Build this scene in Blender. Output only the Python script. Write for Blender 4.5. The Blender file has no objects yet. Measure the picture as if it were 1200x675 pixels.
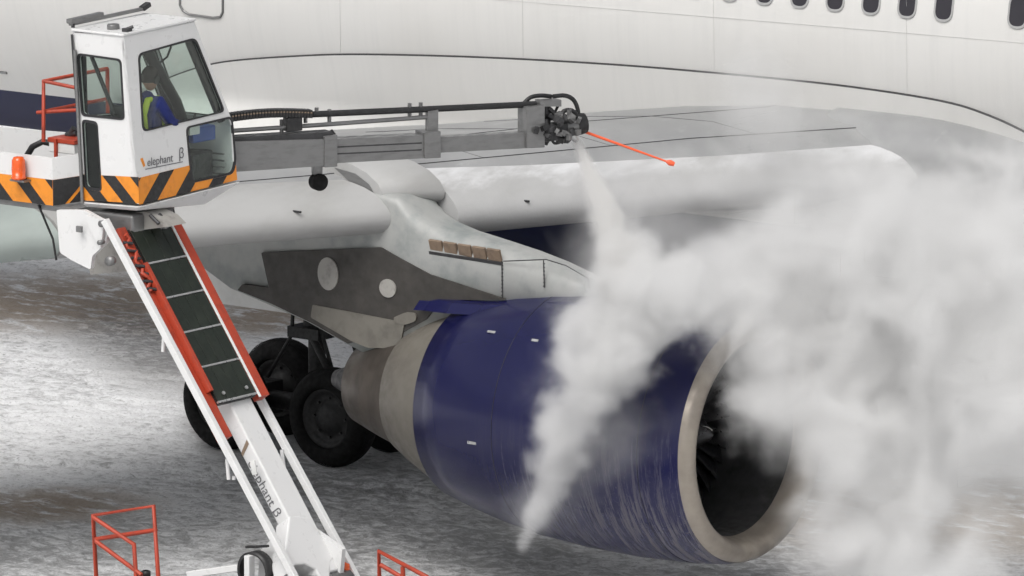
import bpy, bmesh, math, random
from mathutils import Vector, Matrix
random.seed(7)
R = math.radians
S = bpy.context.scene
C = S.collection

# ------------------------------------------------------------------ camera
FPX = 6560.0                       # focal length in units of a 1200 px wide frame
PHI, PIT = R(52.5), math.atan(1172 / FPX)
CAM = Vector((34.2365, -56.9476, 14.4806))
fh = Vector((-math.cos(PHI), math.sin(PHI), 0))
FW = fh * math.cos(PIT) + Vector((0, 0, -math.sin(PIT)))
RT = Vector((math.sin(PHI), math.cos(PHI), 0))
UP = RT.cross(FW)
cd = bpy.data.cameras.new('camera'); cam = bpy.data.objects.new('camera', cd); C.objects.link(cam)
cd.sensor_width = 36; cd.lens = 36 * FPX / 1200; cd.clip_start = 1; cd.clip_end = 2000
cam.matrix_world = Matrix.Translation(CAM) @ Matrix((RT, UP, -FW)).transposed().to_4x4()
S.camera = cam

# ------------------------------------------------------------------ sky, sun, exposure
SUN_EL, SUN_AZ = R(54), R(172)     # azimuth measured clockwise from +Y
w = bpy.data.worlds.new('World'); S.world = w; w.use_nodes = True
wn = w.node_tree; wn.nodes.clear()
sky = wn.nodes.new('ShaderNodeTexSky'); sky.sky_type = 'NISHITA'; sky.sun_disc = False
sky.sun_elevation = SUN_EL; sky.sun_rotation = SUN_AZ
sky.air_density = 1.0; sky.dust_density = 4.0; sky.ozone_density = 1.0
hs = wn.nodes.new('ShaderNodeHueSaturation'); hs.inputs['Saturation'].default_value = 0.12
bg = wn.nodes.new('ShaderNodeBackground'); bg.inputs[1].default_value = 0.08
wo = wn.nodes.new('ShaderNodeOutputWorld')
wn.links.new(sky.outputs[0], hs.inputs['Color']); wn.links.new(hs.outputs[0], bg.inputs[0]); wn.links.new(bg.outputs[0], wo.inputs[0])
sl = bpy.data.lights.new('sun', 'SUN'); sl.energy = 1.5; sl.angle = R(42); sl.color = (1, .97, .93)
sun = bpy.data.objects.new('sun', sl); C.objects.link(sun)
sdir = Vector((math.sin(SUN_AZ) * math.cos(SUN_EL), math.cos(SUN_AZ) * math.cos(SUN_EL), math.sin(SUN_EL)))
sun.rotation_euler = sdir.to_track_quat('Z', 'Y').to_euler(); sun.location = (0, 0, 60)
S.view_settings.view_transform = 'Standard'; S.view_settings.look = 'None'
S.view_settings.exposure = 0.55; S.view_settings.gamma = 1
cy = S.cycles
cy.use_denoising = True
try: cy.denoiser = 'OPENIMAGEDENOISE'; cy.denoising_input_passes = 'RGB_ALBEDO_NORMAL'
except Exception: pass
cy.max_bounces = 10; cy.diffuse_bounces = 4; cy.glossy_bounces = 3; cy.transmission_bounces = 4
cy.volume_bounces = 5; cy.transparent_max_bounces = 16
cy.volume_step_rate = 3.0; cy.volume_max_steps = 128
cy.use_adaptive_sampling = True; cy.adaptive_threshold = 0.04
cy.sample_clamp_indirect = 8

# ------------------------------------------------------------------ helpers
def ray(px, py): return FW + RT * ((px - 600) / FPX) + UP * ((337.5 - py) / FPX)
def at(px, py, p0, n):             # point of the plane (p0, n) that is seen at a photo position
    d = ray(px, py); n = Vector(n)
    return CAM + d * ((Vector(p0) - CAM).dot(n) / d.dot(n))
def atx(px, py, x): return at(px, py, (x, 0, 0), (1, 0, 0))
def aty(px, py, y): return at(px, py, (0, y, 0), (0, 1, 0))
def atz(px, py, z): return at(px, py, (0, 0, z), (0, 0, 1))

class MB:
    def __init__(s): s.v = []; s.f = []; s.sm = []
    def add(s, vs, fs, smooth=False):
        b = len(s.v); s.v += [tuple(v) for v in vs]
        for f in fs: s.f.append(tuple(i + b for i in f)); s.sm.append(smooth)
        return s
    def box(s, c, size, m=None):
        c = Vector(c); hx, hy, hz = [a / 2 for a in size]
        vs = [Vector((x, y, z)) for x in (-hx, hx) for y in (-hy, hy) for z in (-hz, hz)]
        if m is not None: vs = [m @ v for v in vs]
        return s.add([c + v for v in vs], [(0, 1, 3, 2), (4, 6, 7, 5), (0, 4, 5, 1), (2, 3, 7, 6), (0, 2, 6, 4), (1, 5, 7, 3)])
    def bar(s, a, b, wd, hg, up=(0, 0, 1)):          # square bar from a to b
        a, b = Vector(a), Vector(b); d = b - a; x = d.normalized(); y = Vector(up).cross(x)
        if y.length < 1e-4: y = Vector((0, 1, 0)).cross(x)
        y.normalize(); z = x.cross(y)
        return s.box((a + b) / 2, (d.length, wd, hg), Matrix((x, y, z)).transposed())
    def rings(s, rs, close=True, caps=(False, False), smooth=True):
        n = len(rs[0]); vs = [v for r in rs for v in r]; fs = []
        for i in range(len(rs) - 1):
            for j in range(n if close else n - 1):
                k = (j + 1) % n; fs.append((i * n + j, i * n + k, (i + 1) * n + k, (i + 1) * n + j))
        s.add(vs, fs, smooth)
        if caps[0]: s.add(rs[0], [tuple(range(n))[::-1]])
        if caps[1]: s.add(rs[-1], [tuple(range(n))])
        return s
    def tube(s, pts, r, n=10, caps=True, smooth=True):
        pts = [Vector(p) for p in pts]; rs = []; rr = r if isinstance(r, (list, tuple)) else [r] * len(pts); pu = None
        for i, p in enumerate(pts):
            d = (pts[min(i + 1, len(pts) - 1)] - pts[max(i - 1, 0)]).normalized()
            if pu is None: pu = d.orthogonal().normalized()
            u = (pu - d * pu.dot(d)).normalized(); pu = u; v = d.cross(u)
            rs.append([p + (u * math.cos(2 * math.pi * k / n) + v * math.sin(2 * math.pi * k / n)) * rr[i] for k in range(n)])
        return s.rings(rs, caps=(caps, caps), smooth=smooth)
    def lathe(s, prof, c=(0, 0, 0), ax='x', n=48, smooth=True):   # prof = [(t, r)] about an axis
        c = Vector(c); rs = []
        for t, r in prof:
            ring = []
            for k in range(n):
                a = 2 * math.pi * k / n; u, v = r * math.cos(a), r * math.sin(a)
                ring.append(c + (Vector((t, u, v)) if ax == 'x' else Vector((u, t, v)) if ax == 'y' else Vector((u, v, t))))
            rs.append(ring)
        return s.rings(rs, smooth=smooth)
    def mesh(s, name):
        me = bpy.data.meshes.new(name); me.from_pydata(s.v, [], s.f); me.update()
        bm = bmesh.new(); bm.from_mesh(me); bmesh.ops.recalc_face_normals(bm, faces=bm.faces); bm.to_mesh(me); bm.free()
        me.polygons.foreach_set('use_smooth', s.sm if len(s.sm) == len(me.polygons) else [False] * len(me.polygons))
        return me
    def build(s, name, mat, parent=None, bevel=0):
        return put(name, s.mesh(name), mat, parent, bevel)

def put(name, me, mat, parent=None, bevel=0):
    if mat is not None and not me.materials: me.materials.append(mat)
    o = bpy.data.objects.new(name, me); C.objects.link(o); attach(o, parent)
    if bevel:
        b = o.modifiers.new('bevel', 'BEVEL'); b.width = bevel; b.segments = 2; b.limit_method = 'ANGLE'; b.angle_limit = R(40)
        b.harden_normals = True
    return o
def attach(o, parent):
    if parent is None: return
    o.parent = parent
    if parent.type == 'EMPTY': o.matrix_parent_inverse = Matrix.Translation(-parent.location)
def thing(name, label, cat, loc, group=None):
    o = bpy.data.objects.new(name, None); C.objects.link(o); o.location = loc; o.empty_display_size = .3
    o['label'] = label; o['category'] = cat
    if group: o['group'] = group
    return o

def rounded(pts, r, n=5):
    out = []; m = len(pts); pts = [Vector(p) for p in pts]
    for i, p in enumerate(pts):
        a, b = pts[i - 1], pts[(i + 1) % m]; da, db = (a - p), (b - p)
        k = min(r, da.length * .45, db.length * .45); q0, q1 = p + da.normalized() * k, p + db.normalized() * k
        for j in range(n + 1):
            t = j / n; out.append(q0 * (1 - t) ** 2 + p * 2 * t * (1 - t) + q1 * t * t)
    return out
def plate(outer, holes, thick, nrm, off=0):           # flat plate with holes; pushed by off along nrm, thickness backwards
    nrm = Vector(nrm).normalized(); bm = bmesh.new(); es = []
    for loop in [outer] + list(holes):
        vs = [bm.verts.new(Vector(p) + nrm * off) for p in loop]
        es += [bm.edges.new((vs[i], vs[(i + 1) % len(vs)])) for i in range(len(vs))]
    bmesh.ops.triangle_fill(bm, edges=es, use_beauty=True, normal=nrm)
    fs = list(bm.faces)
    ex = bmesh.ops.extrude_face_region(bm, geom=fs)
    for v in [g for g in ex['geom'] if isinstance(g, bmesh.types.BMVert)]: v.co -= nrm * thick
    bmesh.ops.recalc_face_normals(bm, faces=bm.faces)
    me = bpy.data.meshes.new('plate'); bm.to_mesh(me); bm.free()
    return me
def grow(loop, k):                                     # offset a convex planar loop by k metres
    loop = [Vector(p) for p in loop]; c = sum(loop, Vector()) / len(loop)
    return [p + (p - c).normalized() * k for p in loop]

# ------------------------------------------------------------------ materials
def mat(name, col, rough=.5, metal=0, spec=.5, coat=0):
    m = bpy.data.materials.new(name); m.use_nodes = True; b = m.node_tree.nodes['Principled BSDF']
    b.inputs['Base Color'].default_value = (*col, 1); b.inputs['Roughness'].default_value = rough
    b.inputs['Metallic'].default_value = metal; b.inputs['Specular IOR Level'].default_value = spec
    if coat: b.inputs['Coat Weight'].default_value = coat; b.inputs['Coat Roughness'].default_value = .15
    return m
class NT:
    def __init__(s, m): s.t = m.node_tree; s.b = s.t.nodes.get('Principled BSDF')
    def n(s, typ, **k):
        x = s.t.nodes.new(typ)
        for a, v in k.items(): setattr(x, a, v)
        return x
    def l(s, a, b): s.t.links.new(a, b)
    def coords(s, scale=(1, 1, 1), loc=(0, 0, 0)):
        tc = s.n('ShaderNodeTexCoord'); mp = s.n('ShaderNodeMapping'); mp.inputs['Scale'].default_value = scale; mp.inputs['Location'].default_value = loc
        s.l(tc.outputs['Object'], mp.inputs[0]); return mp.outputs[0]
    def noise(s, scale, detail=4, rough=.55, sc=(1, 1, 1), loc=(0, 0, 0), dist=0):
        x = s.n('ShaderNodeTexNoise'); x.inputs['Scale'].default_value = scale; x.inputs['Detail'].default_value = detail
        x.inputs['Roughness'].default_value = rough; x.inputs['Distortion'].default_value = dist
        s.l(s.coords(sc, loc), x.inputs['Vector']); return x.outputs['Fac']
    def ramp(s, v, lo, hi, a=0, b=1):
        x = s.n('ShaderNodeMapRange'); x.interpolation_type = 'SMOOTHSTEP'
        for i, q in zip(('From Min', 'From Max', 'To Min', 'To Max'), (lo, hi, a, b)): x.inputs[i].default_value = q
        s.l(v, x.inputs['Value']); return x.outputs[0]
    def math(s, op, a, b=None):
        x = s.n('ShaderNodeMath', operation=op)
        for i, q in enumerate((a, b)):
            if q is None: continue
            if isinstance(q, (int, float)): x.inputs[i].default_value = q
            else: s.l(q, x.inputs[i])
        return x.outputs[0]
    def mix(s, f, a, b):
        x = s.n('ShaderNodeMix', data_type='RGBA')
        for i, q in ((0, f), (6, a), (7, b)):
            if isinstance(q, (int, float)): x.inputs[i].default_value = q
            elif isinstance(q, tuple): x.inputs[i].default_value = (*q, 1)
            else: s.l(q, x.inputs[i])
        return x.outputs[2]
    def bump(s, v, strength=.3, dist=.02):
        x = s.n('ShaderNodeBump'); x.inputs['Strength'].default_value = strength; x.inputs['Distance'].default_value = dist
        s.l(v, x.inputs['Height']); s.l(x.outputs[0], s.b.inputs['Normal'])
def worn(name, col, col2, rough=.45, scale=3, sc=(1, 1, 1), lo=.45, hi=.75, metal=0, bump=0, spec=.5, bscale=30):
    m = mat(name, col, rough, metal, spec); t = NT(m)
    f = t.ramp(t.noise(scale, 5, .6, sc), lo, hi)
    t.l(t.mix(f, col, col2), t.b.inputs['Base Color'])
    rn = t.ramp(t.noise(scale * 2.3, 3), .3, .7, max(rough - .1, .05), min(rough + .15, 1)); t.l(rn, t.b.inputs['Roughness'])
    if bump: t.bump(t.noise(bscale, 3), bump, .01)
    return m
M = {}
M['white'] = worn('white_paint', (.74, .74, .73), (.62, .62, .60), .4, 2.2, bump=.05)
M['truck_white'] = worn('truck_white_paint', (.68, .68, .68), (.60, .60, .59), .35, 4, lo=.55, hi=.85)
M['grey_metal'] = worn('grey_metal', (.225, .225, .225), (.185, .185, .185), .38, 5, (1, 1, 4), metal=.6)
M['dark_metal'] = worn('dark_metal', (.055, .055, .058), (.03, .03, .03), .5, 9, metal=.3)
M['black'] = worn('black_plastic', (.016, .016, .017), (.03, .03, .03), .5, 14)
M['rubber'] = worn('tyre_rubber', (.005, .005, .0052), (.010, .0098, .0095), .8, 7, bump=.25, spec=.25)
M['red'] = worn('red_paint', (.40, .05, .022), (.24, .038, .022), .45, 7, lo=.5, hi=.75)
M['orange'] = worn('orange_reflective', (.75, .26, .02), (.6, .2, .02), .4, 10)
M['probe'] = mat('orange_probe', (.85, .13, .05), .4)
M['print'] = mat('dark_print', (.13, .13, .14), .5)
M['seal'] = mat('window_seal', (.02, .02, .022), .5)

# aircraft skin: faint vertical frost streaks and dirty runs
m = mat('fuselage_paint', (.74, .735, .715), .38, spec=.45); t = NT(m)
a = t.ramp(t.noise(1.0, 5, .65, (9, 1, .55)), .42, .72); b = t.ramp(t.noise(.5, 3, .5), .35, .7)
c1 = t.mix(t.math('MULTIPLY', a, .35), (.65, .645, .63), (.58, .58, .57)); c2 = t.mix(t.math('MULTIPLY', b, .45), c1, (.60, .59, .57))
t.l(c2, t.b.inputs['Base Color']); t.bump(t.noise(1.2, 3, .5, (3, 1, .5)), .10, .02); M['fuselage'] = m
m = mat('belly_blue', (.010, .014, .055), .5, spec=.3); M['belly'] = m
m = mat('wing_grey', (.40, .405, .41), .4, spec=.5); t = NT(m)
a = t.ramp(t.noise(.5, 5, .6, (1, 1.2, 1)), .38, .72); b = t.ramp(t.noise(2.2, 6, .75, (1.2, .8, 1)), .56, .85)
t.l(t.mix(b, t.mix(a, (.24, .243, .247), (.31, .313, .316)), (.42, .423, .426)), t.b.inputs['Base Color']); t.bump(t.noise(20, 4), .12, .01); M['wing'] = m
# slats: white, with frost lying where the skin looks upwards and rubbed patches
m = mat('slat_frosted_white', (.7, .7, .69), .45); t = NT(m)
geo = t.n('ShaderNodeNewGeometry'); sx = t.n('ShaderNodeSeparateXYZ'); t.l(geo.outputs['Normal'], sx.inputs[0])
fr = t.ramp(t.math('ADD', sx.outputs[2], t.math('MULTIPLY', t.noise(2.2, 6, .7, (1, .5, 1)), .9)), 1.22, 1.55)
base = t.mix(t.ramp(t.noise(1.4, 4, .6, (1, .4, 1)), .4, .7), (.40, .40, .402), (.35, .35, .348))
t.l(t.mix(t.math('MULTIPLY', fr, .8), base, (.64, .645, .66)), t.b.inputs['Base Color']); t.l(t.mix(fr, (.4, .4, .4), (.85, .85, .85)), t.b.inputs['Roughness'])
t.bump(t.noise(26, 5, .7), .18, .02); M['slat_frost'] = m
M['slat_green'] = worn('slat_fluid_film', (.36, .405, .385), (.31, .345, .33), .35, 1.4, (1, .4, 1), lo=.4, hi=.7)
M['slat'] = worn('slat_white', (.39, .39, .388), (.335, .333, .326), .42, 1.6, (1, .4, 1), lo=.4, hi=.7, bump=.06)
M['pylon'] = worn('pylon_paint', (.34, .345, .337), (.235, .255, .25), .45, 2.6, lo=.4, hi=.7, bump=.08)
m = worn('pylon_dark_panel', (.032, .029, .026), (.052, .047, .042), .5, 4, lo=.35, hi=.75); M['pylon_dark'] = m
M['pylon_beige'] = worn('pylon_beige', (.16, .15, .13), (.12, .112, .097), .5, 5)
M['vent'] = worn('vent_brown', (.26, .19, .135), (.17, .125, .095), .5, 8, metal=.3)
M['sleeve'] = worn('sleeve_beige', (.15, .138, .118), (.12, .108, .093), .5, 3, lo=.35, hi=.7)
m = worn('core_metal', (.105, .09, .078), (.075, .065, .057), .42, 2, (3, 1, 1), metal=.6, lo=.35, hi=.65); M['core'] = m
m = worn('lip_metal', (.36, .32, .275), (.27, .24, .21), .42, 2.5, metal=.45, lo=.35, hi=.7, bump=.06); M['lip'] = m
M['duct'] = worn('inlet_duct', (.06, .06, .062), (.035, .035, .035), .5, 5, metal=.2)
M['fan'] = worn('fan_blade_metal', (.075, .075, .08), (.04, .04, .042), .35, 5, metal=.7)
M['grey_disc'] = worn('grey_disc', (.32, .31, .29), (.22, .21, .20), .5, 9)
# blue cowl with dry frost / fluid streaks round the lower front
m = mat('cowl_blue', (.018, .02, .095), .3, spec=.4, coat=.12); t = NT(m)
tc = t.n('ShaderNodeTexCoord'); sp = t.n('ShaderNodeSeparateXYZ'); t.l(tc.outputs['Object'], sp.inputs[0])
low = t.ramp(sp.outputs[2], 2.7, 1.0); front = t.ramp(sp.outputs[0], -3.3, -.6)
st = t.ramp(t.noise(1.0, 5, .7, (16, 1.0, 1.0)), .49, .60); st2 = t.ramp(t.noise(1.0, 4, .75, (34, 2.2, 2.2), (3, 1, 2)), .53, .66)
dap = t.ramp(t.noise(26, 4, .8, (1, 1, 1)), .58, .72)
k = t.math('MULTIPLY', t.math('MULTIPLY', low, front), t.math('ADD', t.math('MULTIPLY', st, .7), t.math('MULTIPLY', st2, .6)))
k2 = t.math('MULTIPLY', t.math('MULTIPLY', dap, low), t.math('MULTIPLY', front, .35))
big = t.ramp(t.noise(.8, 3), .35, .7)
c0 = t.mix(t.math('MULTIPLY', big, .6), (.006, .007, .052), (.013, .014, .062))
c1 = t.mix(t.math('MINIMUM', k, .75), c0, (.15, .14, .15)); t.l(t.mix(k2, c1, (.5, .5, .52)), t.b.inputs['Base Color'])
t.l(t.mix(k, (.24,) * 3, (.6,) * 3), t.b.inputs['Roughness']); M['cowl'] = m
M['window_dark'] = mat('cabin_pane', (.03, .028, .035), .15)
M['win_frame'] = mat('window_surround', (.35, .35, .35), .4)
M['rim'] = worn('dark_rim', (.014, .014, .0145), (.008, .008, .008), .6, 9)  # near-black tone for the rims and the gear strut
M['lap'] = mat('skin_lap_grey', (.50, .50, .49), .5)
M['seam'] = mat('seam_sealant', (.03, .03, .032), .6)
# panes of the operator cab
m = bpy.data.materials.new('cab_glass'); m.use_nodes = True; nt = m.node_tree; nt.nodes.clear()
o_ = nt.nodes.new('ShaderNodeOutputMaterial'); tr = nt.nodes.new('ShaderNodeBsdfTransparent'); gl = nt.nodes.new('ShaderNodeBsdfGlossy'); mx = nt.nodes.new('ShaderNodeMixShader'); fn = nt.nodes.new('ShaderNodeLayerWeight')
tr.inputs[0].default_value = (.88, .92, .90, 1); gl.inputs['Roughness'].default_value = .03; fn.inputs[0].default_value = .05
nt.links.new(fn.outputs['Facing'], mx.inputs[0]); nt.links.new(tr.outputs[0], mx.inputs[1]); nt.links.new(gl.outputs[0], mx.inputs[2]); nt.links.new(mx.outputs[0], o_.inputs[0]); M['glass'] = m
M['amber'] = mat('beacon_amber', (.75, .10, .01), .2, coat=.5)
M['cover'] = worn('black_cover', (.012, .017, .012), (.022, .028, .02), .38, 6)
M['alu'] = worn('aluminium', (.55, .55, .55), (.42, .42, .42), .35, 8, metal=.7)
M['skin'] = mat('skin', (.42, .24, .17), .5); M['jacket'] = worn('blue_jacket', (.012, .022, .14), (.008, .015, .09), .8, 12)
M['vest'] = mat('yellow_vest', (.50, .62, .06), .7); M['cap'] = mat('dark_cap', (.03, .022, .02), .8); M['trousers'] = mat('dark_trousers', (.02, .022, .035), .85)
M['seat'] = mat('seat_fabric', (.03, .03, .032), .8); M['panel_blue'] = mat('panel_blue', (.03, .08, .35), .4)

# ------------------------------------------------------------------ ground: trodden snow and slush on tarmac
gm = mat('slushy_snow', (.6, .6, .6), .7, spec=.4); t = NT(gm)
def spot(cx, cy, rx, ry, rot=0, soft=.6):             # soft patch on the ground, metres
    tc = t.n('ShaderNodeTexCoord'); mp = t.n('ShaderNodeMapping', vector_type='TEXTURE')
    mp.inputs['Location'].default_value = (cx, cy, 0); mp.inputs['Rotation'].default_value = (0, 0, rot); mp.inputs['Scale'].default_value = (rx, ry, 1000)
    t.l(tc.outputs['Object'], mp.inputs[0]); ln = t.n('ShaderNodeVectorMath', operation='LENGTH'); t.l(mp.outputs[0], ln.inputs[0])
    return t.ramp(ln.outputs['Value'], 1 + soft, max(1 - soft, 0))
def smax(*a):
    r_ = a[0]
    for q in a[1:]: r_ = t.math('MAXIMUM', r_, q)
    return r_
big = t.noise(.35, 6, .66); lump = t.noise(5.0, 7, .72, (1, 1.25, 1), dist=.5); fine = t.noise(19, 5, .75)
rotm = PHI - math.pi / 2
def gxy(px, py): p = atz(px, py, 0); return p.x, p.y
wet = t.math('MULTIPLY', t.ramp(t.noise(.8, 5, .65, loc=(4, 2, 0)), .3, .62, .25, 1.0), smax( spot(*gxy(330, 650), 3.2, 5.0, rotm, .6), spot(*gxy(620, 600), 4, 5.0, rotm, .6)))
snow = t.ramp(t.math('ADD', t.math('ADD', t.math('MULTIPLY', big, .40), t.math('MULTIPLY', lump, .85)), t.math('MULTIPLY', wet, -.12)), .42, .66)
c = t.mix(snow, (.36, .36, .363), (.86, .865, .875))
c = t.mix(t.ramp(fine, .53, .68, 0, .55), c, (.15, .148, .147))
br = smax(spot(*gxy(90, 352), 2.2, 2.6, rotm, .6), spot(*gxy(290, 372), 1.2, 2.0, rotm, .6), spot(*gxy(50, 592), .9, 1.2, rotm, .6), spot(*gxy(1180, 600), 2.2, 3.0, rotm), spot(*gxy(960, 590), 1.6, 2.0, rotm))
br = t.math('MULTIPLY', br, t.ramp(t.noise(1.6, 5, .7, (1, 2.2, 1)), .34, .52))
c = t.mix(t.math('MULTIPLY', br, .74), c, (.25, .165, .085))
dk = t.math('MULTIPLY', smax(spot(*gxy(180, 405), 3.5, 1.0, rotm), spot(*gxy(260, 515), 1.6, .35, rotm)), t.ramp(lump, .35, .55))
c = t.mix(t.math('MULTIPLY', dk, .7), c, (.09, .08, .075))
t.l(c, t.b.inputs['Base Color']); t.l(t.mix(snow, (.35,) * 3, (.8,) * 3), t.b.inputs['Roughness'])
t.bump(t.math('ADD', t.math('MULTIPLY', lump, .6), t.math('MULTIPLY', fine, .35)), .8, .10)
from mathutils import noise as mn
vs = []; fs = []; N1, N2 = 520, 470; gx0, gx1, gy0, gy1 = -34, 10, -16, 24
for j in range(N2 + 1):
    for i in range(N1 + 1):
        x = gx0 + (gx1 - gx0) * i / N1; y = gy0 + (gy1 - gy0) * j / N2
        e = min((x - gx0), (gx1 - x), (y - gy0), (gy1 - y), 2) / 2
        h = mn.noise(Vector((x * 2.3, y * 2.3, 0))) * .024 + mn.noise(Vector((x * 5.0, y * 5.0, 4))) * .024 + max(0, mn.noise(Vector((x * .9, y * .9, 9)))) * .03
        for a_, k_, q_ in ((-2.6, .22, .5), (-.9, .22, .5), (3.1, -.18, .8), (4.8, -.18, .8), (-6.4, .45, .4)):   # tyre ruts with thrown-up edges
            d_ = abs(y - (a_ + k_ * (x + 12) + q_ * math.sin(x * .35))); f_ = .6 + .8 * mn.noise(Vector((x * .7, a_, 3)))
            if d_ < .17: h = h * .4 - .035 * f_ * (1 - (d_ / .17) ** 2)
            elif d_ < .36: h += .03 * f_ * math.sin((d_ - .17) / .19 * math.pi)
        vs.append((x, y, h * e - .012))
for j in range(N2):
    for i in range(N1): a = j * (N1 + 1) + i; fs.append((a, a + 1, a + N1 + 2, a + N1 + 1))
b0 = len(vs)
# one sheet: the fine patch is ringed by plain quads that run to the horizon
cor = [0, N1, (N2 + 1) * (N1 + 1) - 1, N2 * (N1 + 1)]
vs += [(-900, -900, -.012), (900, -900, -.012), (900, 900, -.012), (-900, 900, -.012)]
edge = [list(range(0, N1 + 1)), [j * (N1 + 1) + N1 for j in range(N2 + 1)], [N2 * (N1 + 1) + i for i in range(N1, -1, -1)], [j * (N1 + 1) for j in range(N2, -1, -1)]]
for q in range(4): fs.append(tuple([b0 + q, b0 + (q + 1) % 4] + edge[q][::-1]))
g = MB().add(vs, fs, True).build('ground', gm); g['kind'] = 'structure'; g['label'] = 'trodden grey snow and slush over tarmac'

# ------------------------------------------------------------------ the airliner
air = thing('airliner', 'white twin-engine airliner with dark blue engine, wing and landing gear being de-iced', 'airplane', (-6, 0, 0))
FCZ, FHW, FHH = 5.75, 2.5, 2.72
def fus_y(z, off=0): return -(FHW + off) * math.sqrt(max(0, 1 - ((z - FCZ) / (FHH + off)) ** 2))
stat = [(17.5, .02, -.5), (17.2, .25, -.45), (16.2, .5, -.3), (14.6, .75, -.15), (12.4, .93, -.04), (10, 1, 0), (0, 1, 0), (-10, 1, 0), (-22, 1, 0), (-28, .85, .35), (-34, .5, 1.1), (-38.5, .1, 1.8)]
def fus_ring(x, s, dz, a0, a1, n, off=0):
    return [Vector((x, math.sin(a0 + (a1 - a0) * k / n) * (FHW + off) * s, FCZ + dz + math.cos(a0 + (a1 - a0) * k / n) * (FHH + off) * s)) for k in range(n + 1)]
PB = R(135)                       # where the white paint ends and the blue belly begins
dense = []
for i in range(len(stat) - 1):
    (x0, s0, d0), (x1, s1, d1) = stat[i], stat[i + 1]; q = max(1, int(abs(x1 - x0) / 2))
    dense += [(x0 + (x1 - x0) * k / q, s0 + (s1 - s0) * k / q, d0 + (d1 - d0) * k / q) for k in range(q)]
dense.append(stat[-1])
fus = MB().rings([fus_ring(x, s, d, -PB, PB, 60) for x, s, d in dense], close=False).build('fuselage', M['fuselage'], air)
MB().rings([fus_ring(x, s, d, PB, 2 * math.pi - PB, 26) for x, s, d in dense], close=False).build('belly', M['belly'], air)

# cabin windows: individual parts of the fuselage
def window_mesh(wd, hg):
    pts = rounded([(-wd / 2, 0, -hg / 2), (wd / 2, 0, -hg / 2), (wd / 2, 0, hg / 2), (-wd / 2, 0, hg / 2)], wd * .5, 6)
    return pts
wp = window_mesh(.22, .345)
pane_me = plate(wp, [], .012, (0, -1, 0)); frame_me = plate(grow(wp, .028), [wp], .012, (0, -1, 0), .006)
zw = 6.255
xs = [-1.225 - .508 * k for k in range(14)] + [-1.225 + 1.016 + .508 * k for k in range(5)]
for x in xs:
    y = fus_y(zw, 0); slope = math.atan2((zw - FCZ) / FHH ** 2, -y / FHW ** 2)
    o = put('window', pane_me, M['window_dark'], fus); o.matrix_local = Matrix.Translation((x, y - .002, zw)) @ Matrix.Rotation(-slope, 4, 'X')
    f = put('window_frame', frame_me, M['win_frame'], fus); f.matrix_local = Matrix.Translation((x, y - .002, zw)) @ Matrix.Rotation(-slope, 4, 'X')
# outline of the cargo hatch
hp = [atx_ for atx_ in []]
def on_fus(px, py, off=.004):
    p = aty(px, py, -2.5)
    for _ in range(6): p = aty(px, py, fus_y(p.z, off))
    return p
def fus_line(pts, r, name, m_, parent, n=12, off=.004, close=False):
    P = []
    for i in range(len(pts) - (0 if close else 1)):
        a, b = pts[i], pts[(i + 1) % len(pts)]
        for k in range(n): P.append((a[0] + (b[0] - a[0]) * k / n, a[1] + (b[1] - a[1]) * k / n))
    P.append(pts[0] if close else pts[-1])
    return MB().tube([on_fus(x, y, off) for x, y in P], r, 6).build(name, m_, parent)
fus_line([(212, -70), (211, 6), (215, 13), (222, 17), (250, 21), (258, 20), (261, 14), (262, -64), (258, -70), (250, -72), (222, -75), (215, -73)], .018, 'hatch_outline', M['grey_metal'], fus, 4, close=True)
fus_line([(0, 84.5), (8, 85.5)], .02, 'static_port', M['grey_metal'], fus, 2)

for px_, y0_, y1_ in ((398, -20, 65), (612, -20, 72), (836, -20, 87), (1062, -20, 110)):
    fus_line([(px_, y0_), (px_ + 1, y1_)], .002, 'skin_lap', M['lap'], fus, 10, .001)
fus_line([(560, -2), (760, 14), (980, 32), (1240, 54)], .002, 'skin_lap', M['lap'], fus, 8, .001)
# wing-body fairing, edged by the dark seam
seam = [(-14.95, 3.50), (-14.5, 3.78), (-13.9, 4.12), (-13.2, 4.40), (-12.4, 4.62), (-11.2, 4.80), (-10.0, 4.93), (-8, 5.06), (-6, 5.14), (-4.2, 5.17), (-2.6, 5.17), (-1.26, 5.11), (-.6, 4.99), (-.05, 4.80), (.7, 4.50), (1.6, 4.15), (2.6, 3.85), (4.2, 3.65)]
def crom(P, n=6):
    out = []
    for i in range(len(P) - 1):
        p0, p1, p2, p3 = [Vector(P[max(0, min(len(P) - 1, i + q))]) for q in (-1, 0, 1, 2)]
        for k in range(n):
            u = k / n; out.append(.5 * ((2 * p1) + (p2 - p0) * u + (2 * p0 - 5 * p1 + 4 * p2 - p3) * u * u + (3 * p1 - p0 - 3 * p2 + p3) * u ** 3))
    out.append(Vector(P[-1])); return out
sm = crom(seam)
MB().tube([(p.x, fus_y(p.y, .012), p.y) for p in sm], .021, 6).build('fairing_seam', M['seam'], fus)
rs = []; rs2 = []
zb = 2.05
for p in sm:
    ring = []
    e = min(1, max(0, (p.x + 14.95) / 3), max(0, (4.2 - p.x) / 3)); e = e * e * (3 - 2 * e)
    for k in range(11):
        q = k / 10; z = p.y + (3.42 - p.y) * q; bul = .02 + .42 * e * (q ** 1.6)
        ring.append(Vector((p.x, min(fus_y(z, .015), -2.0) - bul, z)))
    rs.append(ring)
    lower = [ring[-1] + Vector((0, 0, 0))]
    for k in range(1, 8):
        q = k / 7; a = q * math.pi / 2; yb_ = ring[-1].y; lower.append(Vector((p.x, yb_ * math.cos(a) if k < 7 else 0, 3.42 - (3.42 - zb) * e * math.sin(a) - .02 * (1 - e) * q)))
    rs2.append(lower)
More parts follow.
